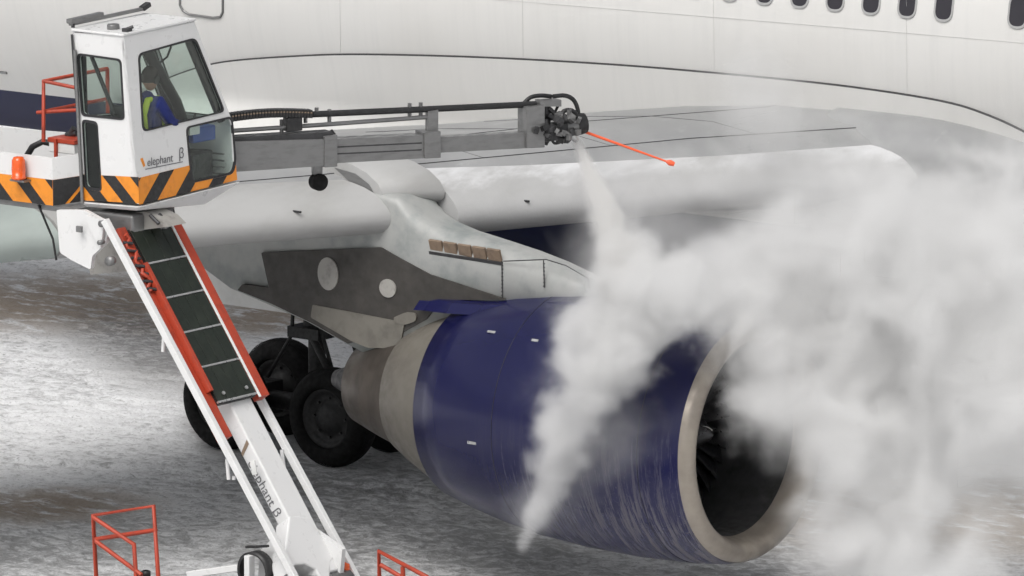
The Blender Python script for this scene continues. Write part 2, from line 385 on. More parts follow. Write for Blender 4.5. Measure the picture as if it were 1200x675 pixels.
fair = MB().rings(rs, close=False).build('wing_body_fairing', M['fuselage'], air)
MB().rings(rs2, close=False).build('belly_fairing', M['belly'], air)

# wing
US = [(0, 0), (.012, .020), (.035, .036), (.07, .050), (.14, .064), (.24, .067), (.38, .060), (.52, .047), (.76, .021), (1, .001)]
LS = [(.012, -.018), (.04, -.034), (.12, -.052), (.3, -.066), (.5, -.058), (.75, -.028), (1, -.001)]
def af(y, xl, zl, ch, slope, tk=1.0):
    up = [Vector((xl - s * ch, y, zl - slope * s * ch + u * ch * tk)) for s, u in US]
    lo = [Vector((xl - s * ch, y, zl - slope * s * ch + u * ch * tk)) for s, u in LS]
    return up[::-1] + lo                              # TE upper .. nose .. TE lower
def LEX(y): return -1.0 - .705 * (-y - 2.75)
secs = [(-1.2, -1.1, 4.36, 9.8, .05, 1.0), (-2.6, -1.35, 4.32, 9.6, .05, 1.0), (-4.6, LEX(-4.6) - .42, 4.36, 8.6, .045, .95), (-7.6, LEX(-7.6) - .42, 4.30, 6.9, .03, .9), (-8.3, LEX(-8.3) - .42, 4.26, 6.6, .03, .9), (-12, LEX(-12) - .42, 4.16, 5.4, .02, .9), (-16, LEX(-16) - .3, 4.35, 4.3, .01, .85), (-23.6, LEX(-23.6) - .1, 5.0, 2.4, 0, .8)]
wing = MB().rings([af(*q) for q in secs], caps=(True, True)).build('wing', M['wing'], air)
for si, r_ in ((3, .007), (5, .005)):
    MB().tube([af(*q)[::1][len(US) - 1 - si] + Vector((0, 0, .001)) for q in secs], r_, 6).build('panel_line', M['seam'], wing)
for y_ in (-3.9, -5.4, -6.7, -9.4, -10.9):
    i_ = max(k for k in range(len(secs) - 1) if secs[k][0] >= y_); u_ = (y_ - secs[i_][0]) / (secs[i_ + 1][0] - secs[i_][0]); A__, B__ = af(*secs[i_]), af(*secs[i_ + 1])
    MB().tube([A__[k].lerp(B__[k], u_) + Vector((0, 0, .001)) for k in range(2, len(US) - 3)], .005, 5).build('panel_line', M['grey_metal'], wing)
other = [(-q[0],) + tuple(q[1:]) for q in secs]
MB().rings([af(*q) for q in other], caps=(True, True)).build('wing', M['wing'], air)

SP = [(1.0, 1.0), (.82, .985), (.62, .945), (.44, .88), (.29, .79), (.17, .68), (.08, .56), (.025, .45), (0, .35), (.012, .24), (.05, .14), (.12, .05), (.22, 0), (.32, -.005), (.36, .04), (.34, .2), (.38, .42), (.48, .62), (.64, .79), (.82, .92), (1.0, .985)]
def slat(y0, y1, zb0, zb1, h0, h1, c0, c1, name='slat', n=18, xoff=0, mt='slat'):
    rs = []
    for i in range(n + 1):
        q = i / n; y = y0 + (y1 - y0) * q; zb_ = zb0 + (zb1 - zb0) * q; h = h0 + (h1 - h0) * q; ch = c0 + (c1 - c0) * q
        rs.append([Vector((LEX(y) + xoff - s * ch, y, zb_ + t_ * h)) for s, t_ in SP])
    mb = MB().rings(rs, smooth=True)
    for e, rr in ((0, rs[0]), (1, rs[-1])):            # end ribs
        mb.add(rr, [tuple(range(len(rr)))])
    return mb.build(name, M[mt], wing)
s_in = slat(-2.78, -7.58, 4.12, 3.86, .50, .72, .92, .98, mt='slat_frost'); s_in['label'] = 'inboard slat white with frost'
s_out = slat(-8.22, -11.32, 3.93, 3.83, .58, .63, .95, .92)
slat(-11.35, -13.2, 3.83, 3.77, .63, .66, .92, .9, mt='slat_green')
slat(-13.28, -18.5, 3.77, 4.3, .66, .5, .9, .7)
slat(-18.56, -23.2, 4.3, 4.85, .5, .35, .7, .5)
for px, py, y in ((355, 249, -9.1), (612, 235, -6.9)):  # little vent pips on the slat noses
    p = aty(px, py, y); p.x = LEX(y) - .03
    MB().tube([(p.x - .1, p.y, p.z), (p.x + .035, p.y, p.z)], .014, 6).build('drain_pip', M['seal'], wing)
# hood: fixed leading edge above the pylon
rs = []
for i in range(9):
    q = i / 8; y = -7.60 - .60 * q; b_ = math.sin(q * math.pi) * .06
    prof = [(-1.9, 4.66), (-1.2, 4.74), (-.8, 4.73), (-.5, 4.68), (-.28, 4.60), (-.12, 4.49), (-.05, 4.38), (-.06, 4.30), (-.14, 4.25), (-.4, 4.2), (-1.9, 4.15)]
    rs.append([Vector((LEX(y) - .12 + dx + b_, y, z + b_ * .5)) for dx, z in prof])
hood = MB().rings(rs, caps=(True, True)).build('leading_edge_hood', M['slat'], wing)
p = [Vector((LEX(-8.2) - .12 + dx, -8.21, z)) for dx, z in ((-.75, 4.62), (-.45, 4.58), (-.25, 4.48), (-.16, 4.36), (-.3, 4.36), (-.5, 4.46))]
put('hood_end_recess', plate(p, [], .006, (0, -1, 0)), M['grey_metal'], wing)
# root fillet ahead of the inboard slat
rs = []
for i in range(11):
    q = i / 10; x = .9 - 3.6 * q; ex = math.sin(min(1, q * 1.35) * math.pi / 2)
    w_ = .15 + .62 * ex; zt = 4.45 + .47 * ex; zb_ = 3.55
    ring = []
    for k in range(13):
        a = math.pi / 2 - math.pi * k / 12
        ring.append(Vector((x, -2.3 - w_ * max(0, math.cos(a)) ** .7, (zt + zb_) / 2 + (zt - zb_) / 2 * math.sin(a))))
    rs.append(ring)
MB().rings(rs, close=False).build('root_fillet', M['wing'], wing)

# engine: cowl, lip, duct, fan, sleeve, core
EX, EY, EZ = 0, -7.9, 2.1
eng = MB().lathe([(-.13, 1.345), (-.3, 1.385), (-.7, 1.425), (-1.3, 1.45), (-2.0, 1.44), (-2.6, 1.395), (-3.1, 1.325), (-3.5, 1.245), (-3.92, 1.14), (-3.93, 1.10), (-3.5, 1.12), (-2.0, 1.15)], (EX, EY, EZ), n=96).build('engine_cowl', M['cowl'], air)
MB().lathe([(-.13, 1.343), (-.08, 1.325), (-.03, 1.29), (0, 1.235), (.002, 1.2), (-.02, 1.16), (-.08, 1.12), (-.18, 1.09), (-.3, 1.075)], (EX, EY, EZ), n=96).build('inlet_lip', M['lip'], eng)
MB().lathe([(-.3, 1.073), (-.7, 1.075), (-1.15, 1.12), (-1.6, 1.14)], (EX, EY, EZ), n=72).build('inlet_duct', M['duct'], eng)
MB().lathe([(-1.45, 1.14), (-1.5, .2)], (EX, EY, EZ), n=48).build('fan_casing', M['black'], eng)
MB().lathe([(-.62, .01), (-.66, .06), (-.8, .16), (-1.0, .27), (-1.2, .34), (-1.4, .36)], (EX, EY, EZ), n=40).build('spinner', M['fan'], eng)
sw = []
for k in range(26):
    q = k / 25; a = 1.2 + q * 4.2; x_ = -.66 - .44 * q; r_ = .05 + .245 * q
    sw.append((EX + x_ + .016, EY + r_ * math.cos(a), EZ + r_ * math.sin(a)))
MB().tube(sw, [.008 + .014 * k / 25 for k in range(26)], 6).build('spinner_swirl', M['white'], eng)
bl = MB(); rr = []
for k in range(7):
    q = k / 6; r_ = .33 + .79 * q; tw = R(32 + 30 * q); cw = .10 + .05 * q
    ring = []
    for c_, th in ((-1, .0), (-.4, .012), (.4, .012), (1, 0), (.4, -.008), (-.4, -.008)):
        u, v = c_ * cw, th; ring.append(Vector((math.cos(tw) * u - math.sin(tw) * v, math.sin(tw) * u + math.cos(tw) * v, r_)))
    rr.append(ring)
blade = bl.rings(rr, caps=(False, True)).mesh('fan_blade')
for k in range(38):
    o = put('fan_blade', blade, M['fan'], eng); o.matrix_local = Matrix.Translation((EX - 1.25, EY, EZ)) @ Matrix.Rotation(2 * math.pi * k / 38, 4, 'X')
MB().lathe([(-3.6, 1.075), (-3.94, 1.075), (-4.2, .985), (-4.45, .88), (-4.72, .745), (-4.74, .70), (-4.4, .72)], (EX, EY, EZ), n=72).build('reverser_sleeve', M['sleeve'], eng)
MB().lathe([(-4.5, .70), (-4.76, .69), (-5.1, .60), (-5.5, .47), (-5.52, .43), (-5.2, .45)], (EX, EY, EZ), n=60).build('core_nozzle', M['core'], eng)
MB().lathe([(-5.0, .34), (-5.5, .26), (-5.95, .1), (-6.0, .01)], (EX, EY, EZ), n=40).build('exhaust_plug', M['dark_metal'], eng)
def on_cowl(px, py, off=.006):                         # where a photo position meets the outer cowl
    d = ray(px, py); prof = [(-.13, 1.345), (-.3, 1.385), (-.7, 1.425), (-1.3, 1.45), (-2.0, 1.44), (-2.6, 1.395), (-3.1, 1.325), (-3.5, 1.245), (-3.92, 1.14)]
    for i in range(4000):
        p = CAM + d * (56 + i * .003)
        if -3.92 < p.x < -.13:
            for (xa, ra), (xb, rb) in zip(prof, prof[1:]):
                if xb <= p.x <= xa: rad = ra + (rb - ra) * (p.x - xa) / (xb - xa)
            if math.hypot(p.y - EY, p.z - EZ) <= rad + off: return p
    return None
for (px, py, w_) in ((576, 389, .11), (627, 399, .09), (553, 519, .12), (604, 341, .12), (633, 342, .10)):   # small latches / stencils
    p = on_cowl(px, py)
    if p:
        nn = Vector((0, p.y - EY, p.z - EZ)).normalized(); MB().box(p, (w_, .012, .03), Matrix((Vector((1, 0, 0)), nn, Vector((1, 0, 0)).cross(nn))).transposed()).build('latch', M['alu'], eng)
MB().rings([[Vector((-3.93, EY, EZ)) + Vector((0, math.cos(a) * r_, math.sin(a) * r_)) for a in [i * 2 * math.pi / 72 for i in range(72)]] for r_ in (1.02, 1.11)]).build('cowl_trailing_edge', M['seal'], eng)

for x_, r_ in ((-2.62, 1.393), (-.62, 1.418)):
    MB().tube([(EX + x_, EY + r_ * math.cos(a), EZ + r_ * math.sin(a)) for a in [k * math.pi / 48 for k in range(97)]], .004, 5).build('cowl_seam', M['seal'], eng)
# pylon
PY = -7.9; HW = .31
def psec(x, zt, zb_, hw, rd):
    return [Vector((x, PY + s * (hw if j else hw - rd), z)) for s, j, z in ((-1, 1, zb_), (-1, 1, zt - rd), (-1, .5, zt - rd * .35), (-1, 0, zt), (1, 0, zt), (1, .5, zt - rd * .35), (1, 1, zt - rd), (1, 1, zb_))]
def psec(x, zt, zb_, hw, rd, n=6):
    side = [(-hw, zb_)] + [(-hw + rd * (1 - math.cos(a)), zt - rd + rd * math.sin(a)) for a in [math.pi / 2 * k / n for k in range(n + 1)]]
    return [Vector((x, PY + u, z)) for u, z in side] + [Vector((x, PY - u, z)) for u, z in side[::-1]]
ps = [(-1.7, 3.46, 3.3, .06, .05), (-1.85, 3.53, 3.3, .14, .12), (-2.05, 3.61, 3.3, .20, .17), (-2.35, 3.71, 3.3, .26, .21), (-2.7, 3.80, 3.25, .30, .23), (-3.1, 3.88, 3.25, .31, .23), (-3.5, 3.94, 3.15, .315, .22), (-4.0, 4.01, 3.05, .32, .20), (-4.3, 4.08, 2.85, .325, .2), (-4.5, 4.16, 2.7, .33, .2), (-4.65, 4.26, 2.6, .335, .2), (-4.8, 4.38, 2.55, .335, .12), (-5.2, 4.4, 2.50, .32, .05), (-5.5, 4.4, 2.59, .32, .05), (-6.1, 4.4, 2.79, .32, .05), (-6.8, 4.4, 2.95, .31, .05), (-7.3, 4.4, 3.05, .285, .05), (-8.3, 4.4, 3.42, .12, .03), (-9.2, 4.4, 3.8, .03, .02)]
pyl = MB().rings([psec(*q) for q in ps], caps=(True, True)).build('pylon', M['pylon'], air)
YS = PY - .335
def side_plate(pts, name, m_, y=None, th=.05, off=0, r=.02):
    y = YS if y is None else y
    return put(name, plate(rounded([aty(a, b, y - off) for a, b in pts], r, 3), [], th, (0, -1, 0)), m_, pyl)
side_plate([(306, 296), (315, 337), (284, 333), (278, 340), (318, 356), (366, 379), (408, 403), (440, 390), (468, 392), (500, 374), (516, 352), (592, 351), (504, 322), (446, 290)], 'dark_side_panel', M['pylon_dark'], off=.012)
side_plate([(366, 357), (474, 378), (468, 408), (432, 408), (412, 400), (364, 372)], 'lower_fairing_panel', M['pylon_beige'], off=.026)
side_plate([(461, 372), (475, 366), (487, 367), (488, 376), (474, 381), (462, 378)], 'patch_plate', M['pylon_beige'], off=.034, r=.04)
def disc(px, py, ry, rz, name):
    c = aty(px, py, YS - .03); put(name, plate([c + Vector((rx_, 0, rz_)) for rx_, rz_ in [(ry * math.cos(a), rz * math.sin(a)) for a in [i * math.pi / 14 for i in range(28)]]], [], .03, (0, -1, 0)), M['grey_disc'], pyl)
disc(384, 321, .15, .19, 'access_cover'); disc(454, 338, .12, .105, 'access_cover')
# louvred brown vent along the pylon shoulder
va, vb = aty(503, 287, PY - .325), aty(588, 300, PY - .315)
for k in range(5):
    q0, q1 = k / 5 + .012, (k + 1) / 5 - .012; a_, b_ = va.lerp(vb, q0), va.lerp(vb, q1)
    MB().bar(a_, b_, .035, .145, (0, -.35, 1)).build('vent_louvre', M['vent'], pyl, .006)
MB().bar(va + Vector((0, .008, -.085)), vb + Vector((0, .008, -.085)), .03, .035, (0, -.35, 1)).build('vent_sill', M['dark_metal'], pyl)
# seams and fasteners of the pylon nose
for pts in ([(588, 308), (589, 350)], [(637, 305), (638, 337)], [(590, 306), (640, 304), (663, 311), (689, 326), (691, 338)], [(503, 290), (504, 322)]):
    P = [aty(a, b, PY - (.318 if a < 645 else .27 if a < 670 else .21)) for a, b in pts]
    MB().tube(P, .007, 5).build('panel_seam', M['dark_metal'], pyl)
for k in range(9):
    p = aty(588.5, 311 + k * 4.4, PY - .318); MB().box(p, (.02, .012, .014)).build('fastener', M['dark_metal'], pyl)
for k in range(7):
    p = aty(637.5, 309 + k * 4.4, PY - .31); MB().box(p, (.02, .012, .014)).build('fastener', M['dark_metal'], pyl)
# blue shelf where the cowl meets the pylon
shelf = []
for x in (-1.9, -2.4, -3.0, -3.5, -3.9, -4.3, -4.45):
    rad = 1.44 if x > -2.2 else 1.44 - (abs(x) - 2.2) * .17
    zz = EZ + rad * .965 + max(0, (abs(x) - 3.3)) * .10; hw = .44 if x > -4.2 else .34
    shelf.append([Vector((x, PY - hw - .12, zz - .10)), Vector((x, PY - hw, zz)), Vector((x, PY - .30, zz + .03)), Vector((x, PY - .30, zz - .06)), Vector((x, PY - hw, zz - .05))])
MB().rings(shelf, caps=(True, True), smooth=False).build('cowl_shelf', M['cowl'], eng)

# main landing gear
WX = [(-9.2, -4.0), (-10.95, -4.0), (-9.2, -2.86), (-10.95, -2.86)]
tp = []
for a in range(25):
    q = a / 24 * math.pi; tp.append((-.2 * math.cos(q) * (1 if abs(math.cos(q)) < .9 else 1), .36 + .21 * (math.sin(q) ** .55)))
ty = MB().lathe([(-.14, .34)] + tp + [(.14, .34)], ax='y', n=48)
ty_me = ty.mesh('tyre')
grv_me = MB().lathe([(-.105, .5625), (-.10, .567), (-.092, .567), (-.09, .56)], ax='y', n=40).lathe([(-.03, .570), (-.026, .5735), (-.018, .5735), (-.014, .570)], ax='y', n=40).mesh('tread_rib')
bolt_me = MB().tube([(0, 0, 0), (0, -.03, 0)], .016, 6).mesh('wheel_bolt')
rim_me = MB().lathe([(-.13, .345), (-.15, .33), (-.08, .29), (-.05, .2), (-.12, .16), (-.14, .07), (-.14, .001)], ax='y', n=36).mesh('rim')
groove = MB().lathe([(-.155, .41), (-.168, .415), (-.172, .425), (-.16, .43)], ax='y', n=48).mesh('rim_band')
gear = MB()
gear.tube([(-9.93, -3.43, 3.6), (-9.93, -3.43, 1.5)], .17, 16).tube([(-9.93, -3.43, 1.5), (-9.93, -3.43, .58)], .11, 16)
gear.tube([(-9.1, -3.43, .58), (-11.0, -3.43, .58)], .12, 14).tube([(-9.22, -4.1, .58), (-9.22, -2.76, .58)], .08, 12).tube([(-10.95, -4.1, .58), (-10.95, -2.76, .58)], .08, 12)
gear.tube([(-9.93, -3.43, 2.2), (-8.6, -2.6, 3.4)], .07, 10).tube([(-9.93, -3.6, 1.6), (-9.5, -3.7, 1.1), (-9.93, -3.55, .7)], .05, 8)
gear.tube([(-9.93, -3.2, 2.4), (-9.4, -3.25, 1.2), (-9.25, -3.3, .75)], .03, 8)
gear.box((-9.2, -3.43, .58), (.5, .5, .42)).box((-10.95, -3.43, .58), (.5, .5, .42)).tube([(-9.93, -3.43, 1.9), (-11.6, -3.2, 3.4)], .08, 10).tube([(-9.75, -3.62, 2.6), (-9.7, -3.66, 1.7), (-9.5, -3.6, 1.0)], .025, 8).tube([(-10.1, -3.62, 2.6), (-10.15, -3.66, 1.5), (-10.6, -3.6, .9)], .025, 8)
gear.box((-9.93, -3.43, 2.6), (.55, .5, .5)).box((-9.93, -3.5, 1.55), (.5, .42, .14))
gm_ = gear.build('main_gear_strut', M['rim'], air)
for x, y in WX:
    o = put('wheel', ty_me, M['rubber'], air); o.matrix_parent_inverse = Matrix.Translation(-air.location); o.location = (x, y, .62); o.scale = (1.1, 1.08, 1.1)
    for k in range(8):
        c_ = put('wheel_bolt', bolt_me, M['dark_metal'], o); c_.location = (.225 * math.cos(k * math.pi / 4), -.055, .225 * math.sin(k * math.pi / 4))
    for me_, nm, mm in ((grv_me, 'tread_rib', M['rubber']), (rim_me, 'rim', M['rim']), (groove, 'rim_band', M['dark_metal'])):
        c_ = put(nm, me_, mm, o); c_.location = (0, 0, 0)
put('gear_door', plate([(-8.9, -4.75, 3.5), (-10.9, -4.75, 3.5), (-10.8, -4.62, 2.0), (-9.2, -4.62, 2.0)], [], .04, (0, -1, 0)), M['white'], air)
for s in (1,):                                         # far-side gear, partly seen under the belly
    for x in (-9.22, -10.64):
        o = put('wheel', ty_me, M['rubber'], air); o.matrix_parent_inverse = Matrix.Translation(-air.location); o.location = (x, 3.4, .62); o.scale = (1.1, 1.08, 1.1)
    MB().tube([(-9.93, 3.1, 3.5), (-9.93, 3.1, .58)], .15, 12).build('main_gear_strut', M['dark_metal'], air)

# ------------------------------------------------------------------ de-icing truck
truck = thing('deicing_truck', 'white de-icing truck with raised operator cab, orange-black chevrons and spray boom', 'truck', (0, -15, 0))
X0, Y0, Z0 = -3.027, -14.622, 5.30
ZT = 7.0
def sx_r(z): return X0 - .181 * (z - 5.3) / 1.7         # right-hand wall leans in
def sx_l(z): return -3.795 - .109 * (z - 5.26) / 1.73
SN = Vector((1.7, 0, .181)).normalized()                # its outward normal
SP0 = Vector((X0, Y0, 5.3))
def sw_(px, py): return at(px, py, SP0, SN)             # photo position on that wall
def rw_(px, py): return aty(px, py, Y0)                 # photo position on the rear wall
side = [(-14.622, 5.29), (-13.08, 5.35), (-13.05, 5.92), (-13.52, 7.04), (-14.622, 7.0)]
side_r = [Vector((sx_r(z), y, z)) for y, z in side]
win_a = rounded([sw_(163, 64), sw_(228, 46), sw_(262, 130), sw_(168, 153)], .07)
win_b = rounded([sw_(219, 150), sw_(271, 138), sw_(275, 188), sw_(272, 202), sw_(225, 213)], .06)
cab = put('operator_cab', plate(rounded(side_r, .03, 2), [win_a, win_b], .035, SN), M['truck_white'], truck)
def framed(loop, nrm, parent, nm='cab_window', wd=.022):
    w_ = put(nm, plate(loop, [], .008, nrm, -.012), M['glass'], parent)
    put(nm + '_seal', plate(grow(loop, wd), [grow(loop, -.006)], .02, nrm, .008), M['seal'], parent); return w_
framed(win_a, SN, cab); framed(win_b, SN, cab)
NR = Vector((0, -1, 0))
rear = [rw_(97, 235), rw_(163, 238), rw_(145, 42), rw_(85, 38)]
win_c = rounded([rw_(92, 64), rw_(141, 71), rw_(145, 139), rw_(97, 134)], .05)
win_d = rounded([rw_(97, 142), rw_(114, 145), rw_(119, 222), rw_(101, 219)], .05)
put('rear_wall', plate(rounded(rear, .02, 2), [win_c, win_d], .035, NR), M['truck_white'], cab)
framed(win_c, NR, cab); framed(win_d, NR, cab)
dx = Vector((-.74, 0, 0))
side_l = [Vector((sx_l(z), y, z)) for y, z in side]
SNL = Vector((-1.7, 0, .12)).normalized()
def mirror_win(loop): return [Vector((sx_l(p.z), p.y, p.z)) for p in loop]
wl = rounded([Vector((sx_l(z), y, z)) for y, z in ((-14.50, 6.12), (-14.46, 6.86), (-13.66, 6.86), (-13.3, 6.05))], .07)
put('left_wall', plate(side_l, [wl], .03, SNL), M['truck_white'], cab); framed(wl, SNL, cab)
M['shade_lining'] = mat('cab_shade_lining', (.025, .025, .027), .8)  # near-black sheets added inside the walls; their colour stands in for interior shade
put('shade_lining', plate([p + (sum(side_l, Vector()) / 5 - p) * .02 for p in side_l], [grow(wl, .01)], .004, SNL, -.034), M['shade_lining'], cab)
put('shade_lining', plate([p + (sum(rear, Vector()) / 4 - p) * .03 for p in rear], [grow(win_c, .01), grow(win_d, .01)], .004, NR, -.04), M['shade_lining'], cab)
put('shade_lining', plate([p + (sum(side_r, Vector()) / 5 - p) * .03 for p in side_r], [grow(win_a, .01), grow(win_b, .01)], .004, SN, -.04), M['shade_lining'], cab)
def frontq(y, z, f): return Vector((sx_r(z) * f + sx_l(z) * (1 - f), y, z))
FN = Vector((0, 1.12, .45)).normalized()
fr = [frontq(-13.05, 5.92, 0), frontq(-13.05, 5.92, 1), frontq(-13.52, 7.04, 1), frontq(-13.52, 7.04, 0)]
cf = sum(fr, Vector()) / 4; frw = rounded([cf + (p - cf) * .86 for p in fr], .06)
put('windscreen_frame', plate(fr, [frw], .03, FN), M['truck_white'], cab); framed(frw, FN, cab)
put('front_lower_wall', plate([frontq(-13.08, 5.35, 0), frontq(-13.08, 5.35, 1), frontq(-13.05, 5.92, 1), frontq(-13.05, 5.92, 0)], [], .03, (0, 1, 0)), M['truck_white'], cab)
RF = [Vector((sx_r(7.0) + .01, -14.64, 7.0)), Vector((sx_r(7.04) + .01, -13.50, 7.045)), Vector((sx_l(7.04) - .01, -13.50, 7.045)), Vector((sx_l(7.0) - .01, -14.64, 7.0))]
roof = MB().add(RF + [p + Vector((0, 0, .03)) for p in RF], [(0, 1, 2, 3), (4, 7, 6, 5), (0, 4, 5, 1), (1, 5, 6, 2), (2, 6, 7, 3), (3, 7, 4, 0)]).build('roof', M['truck_white'], cab, .01)
# floor tray below the chevrons
FL = [Vector((X0 + .02, -14.65, 5.27)), Vector((X0 + .02, -13.04, 5.33)), Vector((-3.81, -13.04, 5.33)), Vector((-3.81, -14.65, 5.24))]
FB = [Vector((X0 - .05, -14.60, 5.22)), Vector((X0 - .08, -13.5, 5.14)), Vector((-3.74, -13.5, 5.14)), Vector((-3.76, -14.60, 5.19))]
MB().add(FL + FB, [(0, 1, 2, 3), (4, 7, 6, 5), (0, 4, 5, 1), (1, 5, 6, 2), (2, 6, 7, 3), (3, 7, 4, 0)]).build('floor_tray', M['truck_white'], cab, .012)
# chevron bands (printed film): orange ground with black bars
def band(p0, p1, h, nrm, n, slant, parent, start=0., wfrac=.5, off=.003, skip=()):
    p0, p1 = Vector(p0), Vector(p1); u = (p1 - p0); L = u.length; u.normalize(); v = Vector((0, 0, 1)); v = (v - Vector(nrm) * v.dot(nrm)).normalized()
    nrm = Vector(nrm)
    put('chevron_band', plate([p0, p1, p1 + v * h, p0 + v * h], [], .002, nrm, off), M['orange'], parent)
    pit = L / n
    for k in range(-2, n + 2):
        if k in skip: continue
        a = start + k * pit; q = [(a, 0), (a + pit * wfrac, 0), (a + pit * wfrac + slant, h), (a + slant, h)]
        def clip(poly, lim, keep_less):
            out = []
            for i in range(len(poly)):
                A, B = poly[i], poly[(i + 1) % len(poly)]; ia = A[0] <= lim if keep_less else A[0] >= lim; ib = B[0] <= lim if keep_less else B[0] >= lim
                if ia: out.append(A)
                if ia != ib: s_ = (lim - A[0]) / (B[0] - A[0]); out.append((lim, A[1] + (B[1] - A[1]) * s_))
            return out
        q = clip(q, L - .001, True)
        if len(q) >= 3: q = clip(q, .001, False)
        if len(q) < 3: continue
        put('chevron_stripe', plate([p0 + u * x_ + v * y_ for x_, y_ in q], [], .002, nrm, off + .003), M['black'], parent)
sb = [Vector((X0, Y0, 5.29)), Vector((X0, -13.08, 5.35))]
band(sb[0], sb[1], .27, SN, 3, .30, cab, .05, .44)
rb = [Vector((X0, Y0, 5.305)), Vector((-3.79, Y0, 5.26))]
band(rb[0], rb[1], .27, NR, 2, .28, cab, .04, .46)
# trim the film where the window frames cross it
def trim(parent, loop, nrm):
    nrm = Vector(nrm).normalized(); me = plate(grow(loop, .024), [], .1, nrm, .05); cut = bpy.data.objects.new('cut', me); C.objects.link(cut)
    for o in [q for q in parent.children if q.name.startswith('chevron') and abs((q.data.polygons[0].normal).dot(nrm)) > -1]:
        c0_ = sum((v.co for v in o.data.vertices), Vector()) / len(o.data.vertices)
        if abs((c0_ - Vector(loop[0])).dot(nrm)) > .03: continue
        b_ = o.modifiers.new('b', 'BOOLEAN'); b_.object = cut; b_.operation = 'DIFFERENCE'; b_.solver = 'EXACT'
        dg = bpy.context.evaluated_depsgraph_get(); nm_ = bpy.data.meshes.new_from_object(o.evaluated_get(dg)); o.modifiers.clear()
        if len(nm_.polygons): o.data = nm_
        else: bpy.data.objects.remove(o)
    bpy.data.objects.remove(cut)
trim(cab, win_b, SN); trim(cab, win_d, NR)
# lettering on the cab
def text(body, size, m4, name, mt, parent, shear=0, spacing=1):
    cu = bpy.data.curves.new('t', 'FONT'); cu.body = body; cu.size = size; cu.extrude = .0008; cu.shear = shear; cu.space_character = spacing
    ob = bpy.data.objects.new('t', cu); C.objects.link(ob); dg = bpy.context.evaluated_depsgraph_get()
    me = bpy.data.meshes.new_from_object(ob.evaluated_get(dg)); bpy.data.objects.remove(ob)
    me.transform(m4); me.materials.clear(); return put(name, me, mt, parent)
def frame4(o, xdir, nrm):
    xd = Vector(xdir).normalized(); n_ = Vector(nrm).normalized(); yd = n_.cross(xd).normalized()
    return Matrix.Translation(o) @ Matrix((xd, yd, n_)).transposed().to_4x4()
xd = (sw_(214, 182) - sw_(172, 190))
text('elephant', .150 * .80, frame4(sw_(172, 195) + SN * .005, xd, SN), 'lettering', M['print'], cab, .12, .98)
text('\u03b2', .15, frame4(sw_(209, 186) + SN * .005, xd, SN), 'lettering', M['print'], cab, .12)
A_, B_ = sw_(170, 199), sw_(214, 190)
put('underline', plate([A_, B_, B_ + Vector((0, 0, .008)), A_ + Vector((0, 0, .010))], [], .001, SN, .004), M['print'], cab)
q = [sw_(164, 186), sw_(167, 185), sw_(170, 194), sw_(168, 196)]
put('logo_mark', plate(q, [], .001, SN, .004), M['orange'], cab)
# roof furniture
MB().tube([rw_(84, 36) + Vector((0, .02, .03)), rw_(84, 36) + Vector((0, .02, .10))], .02, 8).build('roof_bracket', M['dark_metal'], cab)
ra = Vector((-3.93, -14.63, 7.07)); rb_ = Vector((-3.86, -13.55, 7.13))
MB().bar(ra, rb_, .05, .035).build('wiper_rail', M['grey_metal'], cab, .006); MB().bar(ra + Vector((0, -.02, .03)), ra.lerp(rb_, .42) + Vector((0, 0, .035)), .08, .05).build('rail_cover', M['grey_metal'], cab, .01)
MB().bar(rb_ + Vector((0, -.05, .0)), rb_ + Vector((0, .06, .04)), .07, .05).build('rail_motor', M['dark_metal'], cab, .006)
MB().lathe([(0, .001), (.0, .065), (.05, .065), (.06, .055), (.06, .001)], (-3.50, -14.45, 7.03), 'z', 20).build('roof_vent', M['grey_metal'], cab)
MB().box((-3.27, -14.50, 7.05), (.07, .08, .04)).tube([(-3.27, -14.5, 7.06), (-3.22, -14.46, 7.085)], .018, 8).build('roof_lamp', M['dark_metal'], cab)
MB().tube([rw_(90, 58) + Vector((0, -.03, 0)), rw_(99, 236) + Vector((0, -.03, -.02))], .018, 8).build('door_rail', M['grey_metal'], cab)
MB().tube([rw_(86, 40) + Vector((0, -.025, 0)), rw_(93, 140) + Vector((0, -.025, 0))], .012, 8).build('door_rail', M['dark_metal'], cab)
# windscreen pillar edge, wiper, monitor and console inside
MB().tube([Vector((-3.62, -14.0, 7.0)), Vector((-3.62, -13.35, 6.15)), Vector((-3.6, -13.2, 5.8))], .06, 8).build('inner_pillar', M['black'], cab)
MB().tube([Vector((sx_r(6.9) - .06, -13.62, 6.95)), Vector((sx_r(6.0) - .06, -13.16, 5.97))], .045, 8).build('front_pillar', M['black'], cab)
MB().tube([rw_(99, 66) + Vector((0, .1, 0)), rw_(127, 135) + Vector((0, .1, 0))], .022, 8).build('inner_brace', M['black'], cab)
MB().box((-3.42, -13.42, 5.86), (.5, .36, .16)).build('control_console', M['panel_blue'], cab, .02)
MB().box((-3.2, -13.62, 5.93), (.14, .16, .10)).build('control_box', M['white'], cab, .01)
MB().tube([(-3.28, -13.5, 5.92), (-3.26, -13.46, 6.08)], .014, 8).build('joystick', M['black'], cab)
MB().tube([(-3.55, -13.5, 6.95), (-3.52, -13.52, 6.78), (-3.5, -13.62, 6.66), (-3.48, -13.75, 6.62)], .012, 6).build('microphone_cable', M['black'], cab)
MB().box((-3.34, -14.2, 5.72), (.44, .44, .12)).build('operator_seat', M['seat'], cab, .04)
MB().box((-3.36, -14.42, 6.0), (.42, .06, .5)).build('seat_back', M['seat'], cab, .03)
MB().tube([(-3.34, -14.2, 5.66), (-3.34, -14.2, 5.27)], .06, 10).build('seat_post', M['dark_metal'], cab)
